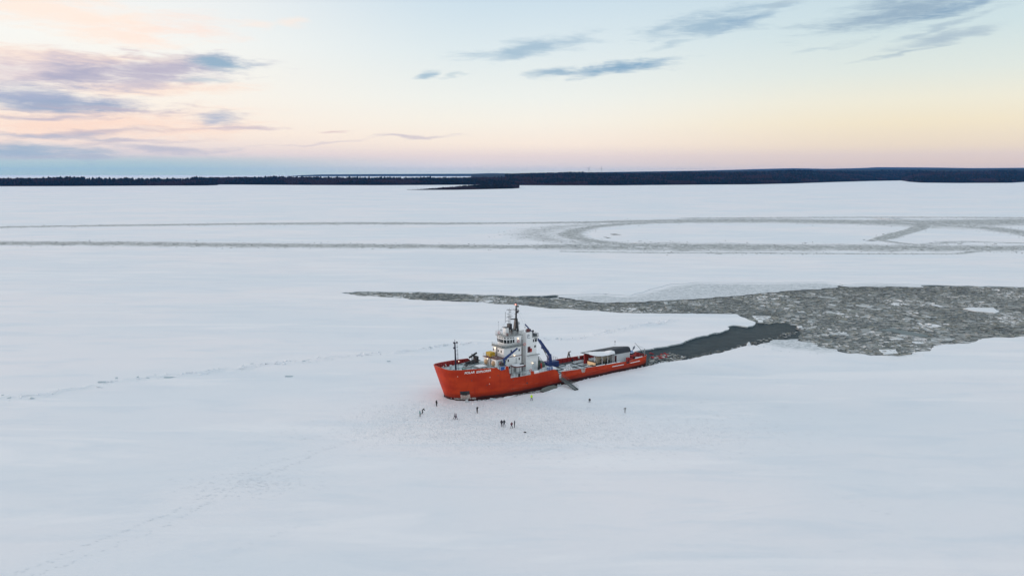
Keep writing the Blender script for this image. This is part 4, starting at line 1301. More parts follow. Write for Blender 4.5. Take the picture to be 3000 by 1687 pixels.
# ---- name on the bow
def hull_text(txt, d0, d1, zc, hgt, name, m):
    cu = bpy.data.curves.new('lettering', 'FONT')
    cu.body = txt
    cu.size = 1.0
    cu.shear = 0.25
    cu.offset = 0.028
    to = bpy.data.objects.new('lettering', cu)
    COL.objects.link(to)
    dg = bpy.context.evaluated_depsgraph_get()
    me = bpy.data.meshes.new_from_object(to.evaluated_get(dg))
    bpy.data.objects.remove(to)
    co = np.array([v.co[:] for v in me.vertices])
    x0, x1, y0, y1 = co[:, 0].min(), co[:, 0].max(), co[:, 1].min(), co[:, 1].max()
    bm = bmesh.new()
    bm.from_mesh(me)
    bmesh.ops.triangulate(bm, faces=bm.faces)
    bmesh.ops.subdivide_edges(bm, edges=[e for e in bm.edges if e.calc_length() > 0.25], cuts=2)
    for v in bm.verts:
        d = d0 + (v.co.x - x0) / (x1 - x0) * (d1 - d0)
        z = zc - hgt / 2 + (v.co.y - y0) / (y1 - y0) * hgt
        p = hp(d, z, 1)
        v.co = (p[0] - .012, -(p[1] + .05), p[2])
    bm.to_mesh(me)
    bm.free()
    me.materials.clear()
    me.materials.append(m)
    o_ = bpy.data.objects.new(name, me)
    link(o_, SHIP)
    return o_
LETTER = mat('white_lettering', (0.86, 0.86, 0.85), 0.5, 0.02)
hull_text('POLAR', 3.75, 6.15, 7.72, 0.62, 'ship_name', LETTER)
hull_text('EXPLORER', 6.55, 10.15, 7.62, 0.62, 'ship_name', LETTER)

# ---- helper: railing, window, lamp
def railing(pts, name='railing', h=1.0, m=WHITE, r=.032, rails=3, gap=1.3, parent=None):
    mb = MB()
    for a, b in zip(pts, pts[1:]):
        a, b = np.array(a, float), np.array(b, float)
        L = np.linalg.norm(b - a)
        k = max(1, int(round(L / gap)))
        for i in range(k + 1):
            q = a + (b - a) * i / k
            mb.tube(q, q + np.array([0, 0, h]), r, r, 5)
        for j in range(rails):
            z = np.array([0, 0, h * (j + 1) / rails])
            mb.tube(a + z, b + z, r * .9, r * .9, 5)
    return part(mb, name, m, parent)
def window(parent, c, size, normal, m=GLASS, name='window', lean=0.0):
    """thin glazed box on a wall: c centre, size (w,h), normal in (s,b)"""
    n_ = Vector((normal[0], normal[1], lean)).normalized()
    t_ = Vector((-normal[1], normal[0], 0)).normalized()
    u_ = n_.cross(t_)
    cc = Vector(c)
    vs = []
    for dn in (-.05, .035):
        for (a, b) in ((-1, -1), (1, -1), (1, 1), (-1, 1)):
            vs.append(cc + n_ * dn + t_ * (a * size[0] / 2) + u_ * (b * size[1] / 2))
    mb = MB().add(vs, [(0, 1, 2, 3), (4, 5, 6, 7), (0, 1, 5, 4), (1, 2, 6, 5), (2, 3, 7, 6), (3, 0, 4, 7)])
    return part(mb, name, m, parent)
def lamp(c, parent=None, m=LAMPW, r=.13):
    return part(MB().ball(c, r, 8, 5), 'lit_lamp', m, parent)

# ---- lower front house with ventilators
fh = part(MB().prism([(13.9, -2.5), (13.9, .2), (14.3, .2), (14.3, 3.0), (17.1, 3.0), (17.1, -2.5)], 7.1, 9.1), 'front_house', WHITE)
part(MB().prism([(13.7, -2.7), (13.7, .35), (14.1, .35), (14.1, 3.2), (17.1, 3.2), (17.1, -2.7)], 9.11, 9.2), 'roof_edge', BROWN, fh)
for (b, s0) in ((-1.15, 13.9), (1.75, 14.3)):
    mbv = MB()
    rows = []
    for j in range(6):
        ph = j / 5 * math.pi / 2
        rows.append([(s0 - .55 * math.sin(ph) - .03, b + .74 * math.cos(ph) * math.cos(t_), 7.85 + .80 * math.cos(ph) * math.sin(t_)) for t_ in np.linspace(0, 2 * math.pi, 15)])
    mbv.grid(rows)
    part(mbv, 'ventilator_cowl', TAN, fh, smooth=True)
part(MB().tube((13.75, .05, 7.1), (13.75, .05, 9.0), .07), 'pipe', DARK, fh)
part(MB().tube((14.2, .5, 7.1), (14.2, .5, 9.0), .05), 'pipe', DARK, fh)
window(fh, (13.9, -.3, 8.4), (.28, .36), (-1, 0))
window(fh, (14.3, 1.0, 8.55), (.24, .3), (-1, 0))
part(MB().box(15.0, 16.3, 3.0, 3.25, 7.4, 8.6), 'side_locker', GREYP, fh)
lamp((13.85, -.55, 8.9), fh)
railing([(13.8, -2.6, 9.2), (13.8, .2, 9.2)], h=.9, parent=fh, m=GREYP)
railing([(14.2, 1.2, 9.2), (14.2, 3.1, 9.2), (16.9, 3.1, 9.2)], h=.9, parent=fh, m=GREYP)

# ---- main deckhouse, three tiers
DH = part(MB().box(17.15, 23.4, -2.65, 2.65, 4.45, 9.1), 'deckhouse', WHITE)
part(MB().box(17.05, 23.6, -2.8, 2.8, 9.1, 9.22), 'deck_edge', BROWN, DH)
part(MB().box(17.2, 23.38, -2.62, 2.62, 9.22, 11.72), 'upper_house_wall', WHITE, DH)
for (s, z) in ((19.76, 10.72), (22.6, 10.73), (18.74, 8.18), (22.6, 8.2), (19.2, 6.2), (22.6, 6.1)):
    window(DH, (s, 2.65 if z < 9 else 2.62, z), (.42, .66), (0, 1))
window(DH, (17.6, 2.65, 7.9), (.5, .8), (0, 1), m=mat('green_sign', (0.03, 0.22, 0.06), 0.5, 0.1), name='green_sign')
for b in (-2.25, 0.0, 1.4):
    window(DH, (17.2, b, 10.77), (.42, .66), (-1, 0))
for b in (-.9, -.55):
    part(MB().tube((17.12, b, 9.2), (17.12, b, 11.6), .05), 'pipe', DARK, DH)
lamp((17.1, -1.45, 11.3), DH, r=.2)
lamp((20.8, 2.85, 9.45), DH, r=.15)
for s in (21.4, 21.7):
    part(MB().tube((s, 2.7, 6.9), (s, 2.7, 8.6), .035), 'pipe', GREYP, DH)
# vent streaks, door
window(DH, (21.0, 2.65, 5.5), (.8, 1.9), (0, 1), m=GREYP, name='door')
part(MB().tube((23.52, 2.75, 4.5), (23.52, 2.75, 13.6), .09), 'vent_pipe', DARK, DH)
part(MB().tube((23.72, 2.55, 4.5), (23.72, 2.55, 12.6), .06), 'vent_pipe', DARK, DH)
# bridge walkway with rail
BD = part(MB().prism([(16.9, -2.9), (16.9, 1.9), (17.7, 2.95), (23.9, 2.95), (23.9, -2.9)], 11.74, 11.9), 'bridge_walkway', GREYP)
railing([(17.0, -2.8, 11.9), (17.0, 1.9, 11.9), (17.75, 2.85, 11.9), (23.8, 2.85, 11.9)], h=.95, m=mat('weathered_rail', (0.45, 0.47, 0.47), .6, .1), parent=BD, rails=3, r=.04)
part(MB().prism([(17.02, -2.8), (17.02, 1.9), (17.77, 2.83), (23.8, 2.83), (23.8, 2.79), (17.8, 2.79), (17.06, 1.9), (17.06, -2.8)], 11.95, 12.38), 'weather_cloth', mat('weather_cloth_grey', (0.17, 0.19, 0.19), .8, .2, 1.5), BD)
# wheelhouse: polygon plan, walls lean outward at the top
WB = [(18.75, -2.3), (18.55, -1.2), (18.55, .9), (19.0, 1.75), (19.7, 2.15), (23.6, 2.15), (23.6, -2.3)]
WTP = [(18.35, -2.5), (18.15, -1.3), (18.15, 1.0), (18.65, 1.95), (19.45, 2.35), (23.6, 2.35), (23.6, -2.5)]
WH = part(MB().prism(WB, 11.9, 14.75, WTP), 'wheelhouse', WHITE)
def wall_pt(i, t, f):
    a0, a1 = np.array(WB[i]), np.array(WB[i + 1])
    b0, b1 = np.array(WTP[i]), np.array(WTP[i + 1])
    p = (a0 + (a1 - a0) * t) * (1 - f) + (b0 + (b1 - b0) * t) * f
    return (p[0], p[1], 11.9 + 2.85 * f), (a1 - a0)
def wh_window(i, t0, t1, f0, f1):
    cs = [np.array(wall_pt(i, t_, f_)[0]) for t_, f_ in ((t0, f0), (t1, f0), (t1, f1), (t0, f1))]
    nn = np.cross(cs[1] - cs[0], cs[3] - cs[0])
    nn /= np.linalg.norm(nn)
    ctr = np.array([21.0, 0, 13.3])
    if np.dot(nn, cs[0] - ctr) < 0:
        nn = -nn
    vs = [c - nn * .05 for c in cs] + [c + nn * .035 for c in cs]
    part(MB().add(vs, [(0, 1, 2, 3), (4, 5, 6, 7), (0, 1, 5, 4), (1, 2, 6, 5), (2, 3, 7, 6), (3, 0, 4, 7)]), 'window', GLASS, WH)
for (i, t0, t1) in ((0, .12, .88), (1, .05, .30), (1, .36, .62), (1, .68, .95), (2, .12, .88), (3, .08, .92), (4, .03, .20), (4, .25, .40)):
    wh_window(i, t0, t1, .36, .70)
for (i, t0, t1) in ((0, .2, .8), (1, .08, .28), (1, .38, .60), (1, .70, .93), (2, .18, .82), (3, .12, .88), (4, .03, .17), (4, .23, .37)):
    wh_window(i, t0, t1, .82, .92)
window(WH, (22.6, 2.22, 12.9), (.75, 1.7), (0, 1), m=LGREY, name='door')
lamp((22.4, 2.5, 14.0), WH, r=.16)
RFD = part(MB().prism([(18.0, -2.65), (17.95, 1.1), (18.5, 2.1), (19.4, 2.5), (24.0, 2.5), (24.0, -2.65)], 14.76, 14.92), 'wheelhouse_roof', GREYP)
railing([(18.1, -2.5, 14.92), (18.05, 1.1, 14.92), (18.6, 2.0, 14.92), (19.45, 2.4, 14.92), (23.9, 2.4, 14.92)], h=1.0, parent=RFD, m=mat('light_rail', (0.62, 0.62, 0.6), .6, .1), r=.035)
railing([(18.1, -2.5, 14.92), (23.9, -2.5, 14.92)], h=1.0, parent=RFD, m=GREYP)
part(MB().box(19.5, 20.6, -.9, .4, 14.92, 17.0), 'equipment_cabin', WHITE, RFD)
part(MB().box(20.7, 21.6, -.6, .6, 16.2, 18.0), 'radar_pedestal', BLACKM, RFD)
part(MB().box(19.3, 20.7, -1.0, .5, 17.0, 17.1), 'cabin_roof', DARK, RFD)
part(MB().box(21.8, 22.6, .3, 1.1, 14.92, 16.0), 'roof_locker', GREYP, RFD)
part(MB().box(19.1, 19.6, 1.0, 1.6, 14.92, 15.7), 'roof_locker', BROWN, RFD)
for (s, b, h_) in ((20.4, 1.3, 1.5), (21.2, 1.5, 1.9), (21.9, 1.0, 2.2), (22.4, 1.6, 1.6)):
    m_ = MB().tube((s, b, 14.92), (s, b, 14.92 + h_), .05)
    m_.ball((s, b, 14.92 + h_), .16, 8, 5)
    part(m_, 'searchlight', GREYP, RFD)
part(MB().tube((18.3, -1.4, 14.92), (18.3, -1.4, 18.6), .03).ball((18.3, -1.4, 18.6), .14, 6, 4), 'whip_antenna', GREYP, RFD)
part(MB().tube((18.2, 0, 14.92), (18.2, 0, 16.6), .04).ball((18.2, 0, 16.6), .17, 6, 4), 'whip_antenna', DARK, RFD)
part(MB().tube((24.0, .6, 14.92), (24.0, .6, 17.4), .09).ball((24.0, .6, 17.9), .42, 10, 6, (.7, .7, 1.1)), 'satellite_dome', mat('dome_grey', (.45, .47, .48), .5, .1), RFD)
part(MB().box(21.6, 23.0, -.9, .9, 14.92, 16.3), 'mast_house', DARK, RFD)

# ---- main mast
MM = part(MB().prism([(22.6, -.6), (22.6, .6), (24.0, .6), (24.0, -.6)], 14.92, 19.3, [(23.15, -.32), (23.15, .32), (23.8, .32), (23.8, -.32)]), 'main_mast', BLACKM)
part(MB().tube((23.45, 0, 19.3), (23.45, 0, 23.9), .24, .11, 8), 'topmast', BLACKM, MM)
part(MB().tube((23.75, 0, 19.3), (23.75, 0, 23.0), .05), 'ladder_rail', BLACKM, MM)
for z in np.arange(19.6, 23, .35):
    part(MB().tube((23.5, 0, z), (23.78, 0, z), .03, n=4), 'rung', BLACKM, MM)
for (z, a, b) in ((23.2, -.6, 1.3), (22.5, -.1, .75), (21.9, -.35, .8), (21.2, -.1, .8), (20.6, -.5, .2), (19.2, -1.7, 0.1)):
    part(MB().bar((23.45 + a, 0, z), (23.45 + b, 0, z), .1, .09), 'crosstree', BLACKM, MM)
part(MB().bar((23.4, -1.3, 21.7), (23.4, 1.3, 21.7), .1, .1), 'crosstree', BLACKM, MM)
part(MB().bar((23.4, -1.0, 23.1), (23.4, 1.0, 23.1), .1, .1), 'crosstree', BLACKM, MM)
for (s, z) in ((24.1, 22.6), (24.15, 21.3), (24.0, 20.9)):
    part(MB().box(s - .15, s + .25, -.15, .15, z - .15, z + .3), 'signal_lantern', DARK, MM)
lamp((23.15, .2, 23.3), MM, LAMPR, .14)
part(MB().bar((21.6, 0, 19.25), (23.3, 0, 19.1), .5, .25), 'radar_platform', BLACKM, MM)
# lattice aerial mast in front of it
AM = part(MB().tube((20.95, 0, 17.9), (21.05, 0, 22.4), .085, .05), 'aerial_mast', DARK)
part(MB().tube((21.5, 0, 18.0), (21.6, 0, 22.0), .05), 'aerial_stay', GREYP, AM)
part(MB().tube((19.65, 0, 18.5), (19.72, 0, 21.5), .05), 'dipole', DARK, AM)
for z, a, b in ((22.0, 20.0, 23.3), (20.9, 20.2, 21.1), (19.9, 20.0, 22.0), (18.9, 19.9, 21.2), (21.4, 20.9, 21.7), (19.4, 20.9, 22.2)):
    part(MB().bar((a, 0, z), (b, 0, z - .12), .08, .08), 'aerial_arm', DARK, AM)
for z in (22.0, 19.9):
    part(MB().bar((21.0, -.9, z), (21.0, .9, z), .08, .08), 'aerial_arm', DARK, AM)
part(MB().bar((21.1, -.9, 20.2), (21.9, .7, 20.2), .16, .16), 'radar_scanner', mat('scanner_white', (.6, .62, .65), .5, .05), AM)
# rigging
m_ = MB()
for a, b in (((23.5, 0, 23.2), (27.0, 2.2, 15.4)), ((23.5, 0, 22.0), (18.3, -2.3, 15.0)), ((23.5, 0, 23.0), (29.0, -2, 13.9))):
    m_.tube(a, b, .014, n=4)
part(m_, 'rigging_wire', GREYP)

# ---- funnel and after control house
FU = part(MB().prism([(25.1, -2.6), (25.1, 2.6), (29.45, 2.6), (29.45, -2.6)], 4.45, 8.6), 'engine_casing', WHITE)
FT = part(MB().prism([(24.75, 1.15), (25.15, 2.6), (27.3, 2.6), (27.3, 1.15)], 8.6, 15.35), 'funnel', WHITE)
part(MB().prism([(24.75, -2.6), (24.75, -1.15), (27.3, -1.15), (27.3, -2.6)], 8.6, 15.35), 'funnel', WHITE)
AC = part(MB().prism([(25.3, -1.15), (25.3, 1.15), (27.2, 1.15), (27.2, 2.58), (28.9, 2.58), (28.9, -2.58), (27.2, -2.58), (27.2, -1.15)], 8.62, 11.4), 'after_house', WHITE)
AT = part(MB().prism([(27.32, -2.58), (27.32, 2.58), (28.9, 2.58), (28.9, -2.58)], 11.4, 13.7, [(27.32, -2.7), (27.32, 2.62), (29.4, 2.62), (29.4, -2.7)]), 'after_control_house', WHITE)
window(AT, (27.75, 2.6, 12.75), (.38, .8), (0, 1), lean=0)
window(AT, (28.6, 2.61, 12.75), (.75, .8), (0, 1), lean=0)
window(AT, (28.5, 2.62, 13.35), (1.1, .18), (0, 1), lean=0)
window(AC, (28.35, 2.58, 11.0), (.55, .6), (0, 1))
part(MB().box(27.2, 29.6, -2.8, 2.8, 13.72, 13.85), 'control_house_roof', GREYP, AT)
railing([(27.4, 2.65, 13.85), (29.5, 2.65, 13.85), (29.5, -2.65, 13.85)], h=.9, parent=AT, m=mat('dark_rail', (.12, .14, .15), .6, .1), r=.045)
part(MB().tube((29.0, 0.8, 13.85), (29.0, .8, 14.9), .08).ball((29.0, .8, 15.1), .32, 8, 5), 'searchlight', DARK, AT)
part(MB().box(28.3, 29.3, 1.2, 2.2, 13.85, 14.5), 'roof_locker', DARK, AT)
part(MB().ball((26.2, 1.9, 15.7), .75, 12, 8, (1, .8, .8)), 'exhaust_cowl', BROWN, FT, smooth=True)
part(MB().tube((26.9, 2.0, 15.35), (27.1, 2.0, 16.1), .16), 'exhaust_pipe', BLACKM, FT)
railing([(24.2, 2.3, 14.92), (25.3, 2.3, 15.4)], h=.9, parent=RFD)
# emblem on the funnel: three curved bars over a blurred word
EMB = mat('emblem_navy', (0.012, 0.022, 0.075), 0.5, 0.05)
m_ = MB()
for k, (s0, z1, z0) in enumerate(((25.38, 14.72, 13.98), (25.72, 14.86, 14.14), (26.06, 14.82, 14.28))):
    pl = [(s0, z1), (s0 + .15, z1), (s0 + .16, z0 + .2), (s0 + .42, z0), (s0 + .40, z0 - .02), (s0 + .2, z0 - .03), (s0 + .02, z0 + .14)]
    m_.add([(a, 2.615, b) for a, b in pl], [tuple(range(len(pl)))])
part(m_, 'emblem', EMB, FT)
m_ = MB()
for k in range(6):
    s0 = 25.36 + k * .21
    m_.add([(s0, 2.615, 13.62), (s0 + .15, 2.615, 13.62), (s0 + .15, 2.615, 13.80), (s0, 2.615, 13.80)], [(0, 1, 2, 3)])
part(m_, 'emblem_word', mat('emblem_word_blue', (.10, .13, .20), .5, .1), FT)
window(FT, (26.1, 2.6, 10.35), (1.0, 1.7), (0, 1), m=mat('maroon_door', (0.07, .015, .018), .5, .2), name='door')
lamp((26.85, 2.75, 10.2), FT, LAMPR, .1)
part(MB().box(26.5, 27.0, 2.62, 2.9, 9.6, 10.6), 'lamp_box', REDP, FT)
part(MB().box(25.2, 29.7, 2.6, 3.3, 8.62, 8.72), 'catwalk', GREYP, FU)
lamp((27.3, 2.85, 6.3), FU, r=.17)
part(MB().box(27.3, 28.6, 2.6, 2.66, 4.6, 6.6), 'casing_door', LGREY, FU)
# stair tower and covered winch behind the casing
m_ = MB()
for k in range(9):
    m_.box(29.6 + k * .28, 29.85 + k * .28, 1.3, 2.4, 7.4 - k * .33, 7.46 - k * .33)
m_.bar((29.5, 1.25, 7.5), (32.2, 1.25, 4.4), .06, .16)
m_.bar((29.5, 2.45, 7.5), (32.2, 2.45, 4.4), .06, .16)
part(m_, 'stairway', GREYP)
railing([(29.5, 2.45, 7.5), (32.2, 2.45, 4.5)], h=.9, gap=.7, m=GREYP)
part(MB().ball((31.2, 1.6, 4.9), 1.35, 12, 8, (1.05, 1.0, 1.0)), 'covered_winch', GREENT, smooth=True)
part(MB().tube((30.6, .3, 4.5), (30.6, .3, 7.6), .28).tube((31.1, .6, 4.5), (31.1, .6, 7.2), .2), 'vent_trunk', mat('vent_brown_grey', (.16, .13, .11), .6, .25))
for (s, b, z) in ((28.4, 4.2, 4.45), (29.3, 3.6, 4.45)):
    part(MB().tube((s, b, z), (s, b, z + .8), .28, n=8).tube((s, b, z + .8), (s, b, z + 1.1), .12, n=8), 'mushroom_vent', DARK)
part(MB().box(29.6, 30.0, 3.4, 3.8, 4.45, 6.0), 'fire_locker', REDP)
# shelter roof beside the deckhouse
SH = part(MB().prism([(18.9, 3.3), (18.6, 5.0), (19.0, 6.1), (21.9, 6.3), (22.6, 5.8), (22.6, 3.3)], 6.75, 6.98, [(19.0, 3.3), (18.8, 4.9), (19.2, 5.9), (21.8, 6.1), (22.4, 5.6), (22.4, 3.3)]), 'shelter_roof', BROWN)
part(MB().prism([(19.2, 3.3), (19.0, 4.9), (19.4, 5.75), (21.7, 5.9), (22.2, 5.5), (22.2, 3.3)], 6.99, 7.12, [(19.5, 3.4), (19.3, 4.7), (19.6, 5.5), (21.5, 5.7), (22.0, 5.2), (22.0, 3.4)]), 'roof_snow', SNOWP, SH)
for (s, b) in ((19.2, 5.6), (20.3, 5.9), (21.3, 6.0), (19.2, 3.6), (22.2, 5.4)):
    part(MB().tube((s, b, 4.45), (s, b, 6.8), .06), 'shelter_post', DARK, SH)
part(MB().bar((21.4, 4.6, 7.12), (22.4, 4.9, 7.12), .5, .5), 'roof_bundle', DARK, SH)
# main deck rails
def hbp(d, z, ins=.1):
    return (d, half_b(d, z) - ins, z)
railing([hbp(16.2, 4.55), hbp(18.4, 4.55)], h=1.0)
railing([hbp(19.4, 4.52), hbp(22.7, 4.52)], h=1.05)
railing([hbp(26.2, 4.65), hbp(28.8, 4.68)], h=1.0)
part(MB().box(18.5, 19.3, half_b(19, 4.5) - .25, half_b(19, 4.5) - .12, 4.5, 5.4), 'rail_gate', DARK)
part(MB().box(24.2, 25.9, half_b(25, 4.5) - .9, half_b(25, 4.5) - .15, 4.5, 5.2), 'raft_canister', SNOWP, bevel=.15)
part(MB().box(29.2, 31.0, half_b(30, 4.5) - .8, half_b(30, 4.5) - .1, 4.75, 5.5), 'blue_locker', BLUE2)
railing([hbp(29.1, 4.7, 0), hbp(31.1, 4.7, 0)], h=1.0)
part(MB().box(12.9, 14.1, half_b(13, 7.2) - .75, half_b(13, 7.2) + .05, 7.15, 8.0), 'blue_locker', BLUE2)
railing([hbp(12.8, 7.15, .12), hbp(14.35, 7.15, .12)], h=1.0)
part(MB().box(31.6, 33.1, 5.0, 6.6, 4.46, 4.9), 'deck_hatch', SNOWP, bevel=.08)
part(MB().box(17.0, 18.0, 4.4, 5.4, 4.45, 5.0), 'deck_winch', BROWN)

# ---- cranes
C1 = part(MB().tube((16.3, 4.0, 7.1), (16.3, 4.0, 9.3), .34, .26, 10), 'deck_crane', BLUE)
part(MB().box(15.9, 16.8, 3.5, 4.4, 7.1, 7.5), 'crane_base', BLUE, C1)
part(MB().bar((16.0, 4.0, 9.0), (20.9, 4.0, 11.65), (.50, .34), (.55, .34)), 'crane_boom', BLUE, C1)
part(MB().bar((16.35, 4.0, 8.0), (17.6, 4.0, 9.7), .14, .14), 'crane_ram', DARK, C1)
part(MB().box(15.2, 15.9, 3.7, 4.5, 7.4, 8.3), 'crane_drive', DARK, C1)
C2 = part(MB().prism([(39.7, -6.2), (39.7, -4.8), (41.2, -4.8), (41.2, -6.2)], 1.62, 5.6, [(40.0, -5.9), (40.0, -5.1), (40.9, -5.1), (40.9, -5.9)]), 'knuckle_boom_crane', BLUE)
part(MB().box(39.0, 43.2, -6.4, -4.2, 1.62, 3.3), 'crane_base', BLUE, C2)
part(MB().bar((40.5, -5.5, 5.0), (39.4, -5.5, 6.8), .65, .75), 'crane_arm', BLUE, C2)
part(MB().bar((39.6, -5.5, 6.3), (36.5, -5.5, 10.3), (.75, .62), (.85, .7)), 'crane_arm', BLUE, C2)
part(MB().bar((36.7, -5.5, 9.9), (31.0, -5.5, 15.9), (.5, .26), (.55, .28)), 'crane_boom', BLUE, C2)
part(MB().box(37.4, 38.5, -5.8, -5.2, 7.6, 8.4), 'boom_cylinder_bracket', BLUE, C2)
part(MB().tube((40.2, -5.2, 3.4), (37.7, -5.4, 7.8), .10), 'crane_ram', DARK, C2)
part(MB().tube((40.0, -5.4, 6.0), (38.8, -5.4, 6.4), .2), 'crane_ram', DARK, C2)
part(MB().tube((31.05, -5.5, 15.8), (31.05, -5.5, 15.0), .04).ball((31.05, -5.5, 14.9), .14, 6, 4), 'crane_hook', DARK, C2)
railing([(41.4, -6.4, 3.3), (42.8, -6.4, 3.3), (42.8, -4.4, 3.3)], h=1.1, m=DARK, r=.03)

# ---- foremast on the foredeck
FM = part(MB().tube((3.0, 0, 7.1), (2.75, 0, 14.9), .26, .19, 10), 'foremast', MAST2)
part(MB().tube((2.75, 0, 14.9), (2.75, 0, 15.8), .06), 'mast_pole', MAST2, FM)
part(MB().tube((3.7, 0, 7.1), (3.45, 0, 14.9), .035), 'ladder_rail', MAST2, FM)
part(MB().tube((3.95, 0, 7.1), (3.7, 0, 12.5), .03), 'ladder_rail', MAST2, FM)
for z in (9.2, 10.5, 11.6, 12.7, 13.6, 14.8):
    part(MB().bar((2.75 + (14.9 - z) * .03, 0, z), (3.75 + (14.9 - z) * .02, 0, z), .06, .06), 'ladder_bracket', MAST2, FM)
for z, a, b in ((14.95, -.45, .9), (13.4, -.5, .3)):
    part(MB().bar((2.75, a * 1.4, z), (2.75, b * 1.2, z), .1, .1), 'crosstree', MAST2, FM)
for (s, z) in ((2.45, 13.5), (2.45, 14.9), (3.4, 14.9)):
    part(MB().box(s - .16, s + .16, -.16, .16, z - .2, z + .22), 'lantern', MAST2, FM)
# foredeck gear
WHP = mat('white_goosenecks', (.72, .72, .70), .5, .05)
for (s, b, h_) in ((-.6, -1.6, 1.0), (.4, -2.6, .8), (1.0, -2.9, .9), (1.9, -3.2, 1.2)):
    m_ = MB().tube((s, b, 7.1), (s, b, 7.1 + h_), .085).tube((s, b, 7.1 + h_), (s - .25, b + .15, 7.25 + h_), .10).ball((s - .25, b + .15, 7.2 + h_), .15, 8, 5)
    part(m_, 'gooseneck_vent', WHP)
part(MB().ball((3.3, -3.0, 7.75), .42, 10, 6).tube((3.3, -3.0, 7.1), (3.3, -3.0, 7.7), .1), 'bell_buoy', LGREY)
TEAL = mat('teal_windlass', (.09, .24, .21), .6, .25, 1.5)
for (s, b) in ((1.0, 1.0), (1.7, .9)):
    part(MB().tube((s, b, 7.1), (s, b, 7.65), .22, n=10).tube((s, b, 7.65), (s, b, 7.75), .3, n=10), 'bollard', DARK)
part(MB().box(4.2, 5.0, 1.3, 2.3, 7.1, 7.75).tube((4.6, .9, 7.5), (4.6, 2.7, 7.5), .3, n=10), 'windlass', TEAL)
part(MB().tube((7.0, -1.0, 7.1), (7.0, -1.0, 8.6), .13).box(6.7, 7.3, -1.4, -.5, 7.8, 8.1).ball((7.0, -1.0, 8.7), .2, 8, 5), 'capstan', DARK)
part(MB().box(6.5, 8.5, -1.9, -.2, 7.1, 7.5), 'capstan_bed', GREYP)
part(MB().tube((6.6, 2.0, 7.1), (6.6, 2.0, 7.9), .07).ball((6.6, 2.0, 7.95), .13, 6, 4), 'deck_post', DARK)
part(MB().box(9.4, 12.3, -.9, 1.9, 7.1, 7.42), 'foredeck_hatch', GREYP, bevel=.08)
part(MB().box(9.5, 12.2, -.8, 1.8, 7.43, 7.50), 'hatch_snow', SNOWP)
for k in range(5):
    part(MB().bar((8.2 + k * 1.1, -5.6 + .2 * k, 7.16), (9.4 + k * 1.1, 4.2, 7.16), .16, .08), 'deck_pipe', WOOD)
m_ = MB()
for k in range(9):
    m_.bar((10.0 + k * .42, -5.9, 7.3 + .06 * k), (10.0 + k * .42, -3.4, 7.4 + .06 * k), .3, .14)
part(m_, 'mooring_gear', DARK)
part(MB().tube((12.4, -6.1, 7.1), (12.4, -6.1, 9.4), .13).bar((11.4, -6.1, 8.4), (13.6, -5.4, 9.7), .3, .5).box(12.6, 13.4, -5.8, -4.2, 7.1, 8.9), 'starboard_davit', DARK)
lamp((7.6, -5.6, 8.0), r=.13)
part(MB().tube((8.4, -3.6, 7.1), (8.4, -3.6, 7.5), .18).box(9.2, 10.6, -4.6, -4.3, 7.1, 7.8), 'mooring_winch', DARK)

# ---- aft house with wide snowy roof
AH = part(MB().box(59.2, 66.0, -3.8, 3.4, 1.62, 4.55), 'aft_house', LGREY)
window(AH, (58.0 + 1.75, 3.42, 3.0), (.8, 2.1), (0, 1), m=mat('maroon_cabin_door', (.06, .012, .018), .5, .2), name='door')
# roof: steep dark near flank aft, easing to a flat snowy awning forward
def roof_z(s, b):
    aft = float(np.interp(b, [-4.1, -2, 0, 2.3, 2.9, 3.3, 3.6], [4.75, 5.15, 5.55, 5.95, 5.85, 5.4, 4.6]))
    fwd = float(np.interp(b, [-4.1, 0, 3.6], [4.75, 4.85, 4.55]))
    f = min(1, max(0, (s - 56.6) / 3.0))
    f = f * f * (3 - 2 * f)
    return fwd * (1 - f) + aft * f
def near_b(s):
    return float(np.interp(s, [51.8, 52.0, 52.4, 53.2, 54.5, 59, 66.2], [.2, 1.2, 2.1, 2.8, 3.3, 3.6, 3.6]))
RS, RD = MB(), MB()
ss = np.linspace(51.8, 66.2, 31)
def roof_pt(s, f):
    nbv = near_b(s)
    b = nbv + (-4.1 - nbv) * f
    return (s, b, roof_z(s, b))
fr = [0, .04, .08, .13, .2, .3, .42, .56, .7, .85, 1.0]
rows = [[roof_pt(s, f) for f in fr] for s in ss]
und = [[(p[0], p[1], p[2] - .12) for p in r_] for r_ in rows]
RD.grid(rows)
RD.grid(und)
RD.grid([rows[0], und[0]])
RD.grid([rows[-1], und[-1]])
RD.grid([[r_[0] for r_ in rows], [r_[0] for r_ in und]])
RD.grid([[r_[-1] for r_ in rows], [r_[-1] for r_ in und]])
part(RD, 'roof', TARP, AH, smooth=False)
def snow_f(s):
    """how far up the roof the snow lies"""
    return float(np.interp(s, [51.8, 53, 55, 56.6, 57.8, 58.8, 59.4], [.90, .87, .80, .66, .42, .12, .0]))
sr = []
for s in np.linspace(51.8, 59.3, 24):
    fm = max(.01, snow_f(s) + .03 * math.sin(s * 5.1) * (1 if 52 < s < 60 else 0))
    row = []
    for k in range(9):
        p = roof_pt(s, fm * k / 8 + 0.002)
        row.append((p[0], p[1] + (.03 if k == 0 else 0), p[2] + (.16 if 0 < k < 8 else .03)))
    sr.append(row)
part(MB().grid(sr), 'roof_snow', SNOWP, AH, smooth=True)
for (s, b) in ((52.4, 1.7), (54.4, 3.0), (56.6, 3.2), (58.6, 3.4)):
    part(MB().tube((s, b, 1.62), (s, b, roof_z(s, b) - .1), .08), 'porch_post', SNOWP, AH)
part(MB().box(53.6, 59.2, 1.0, 1.15, 1.62, 4.5), 'porch_wall', BEIGE, AH)
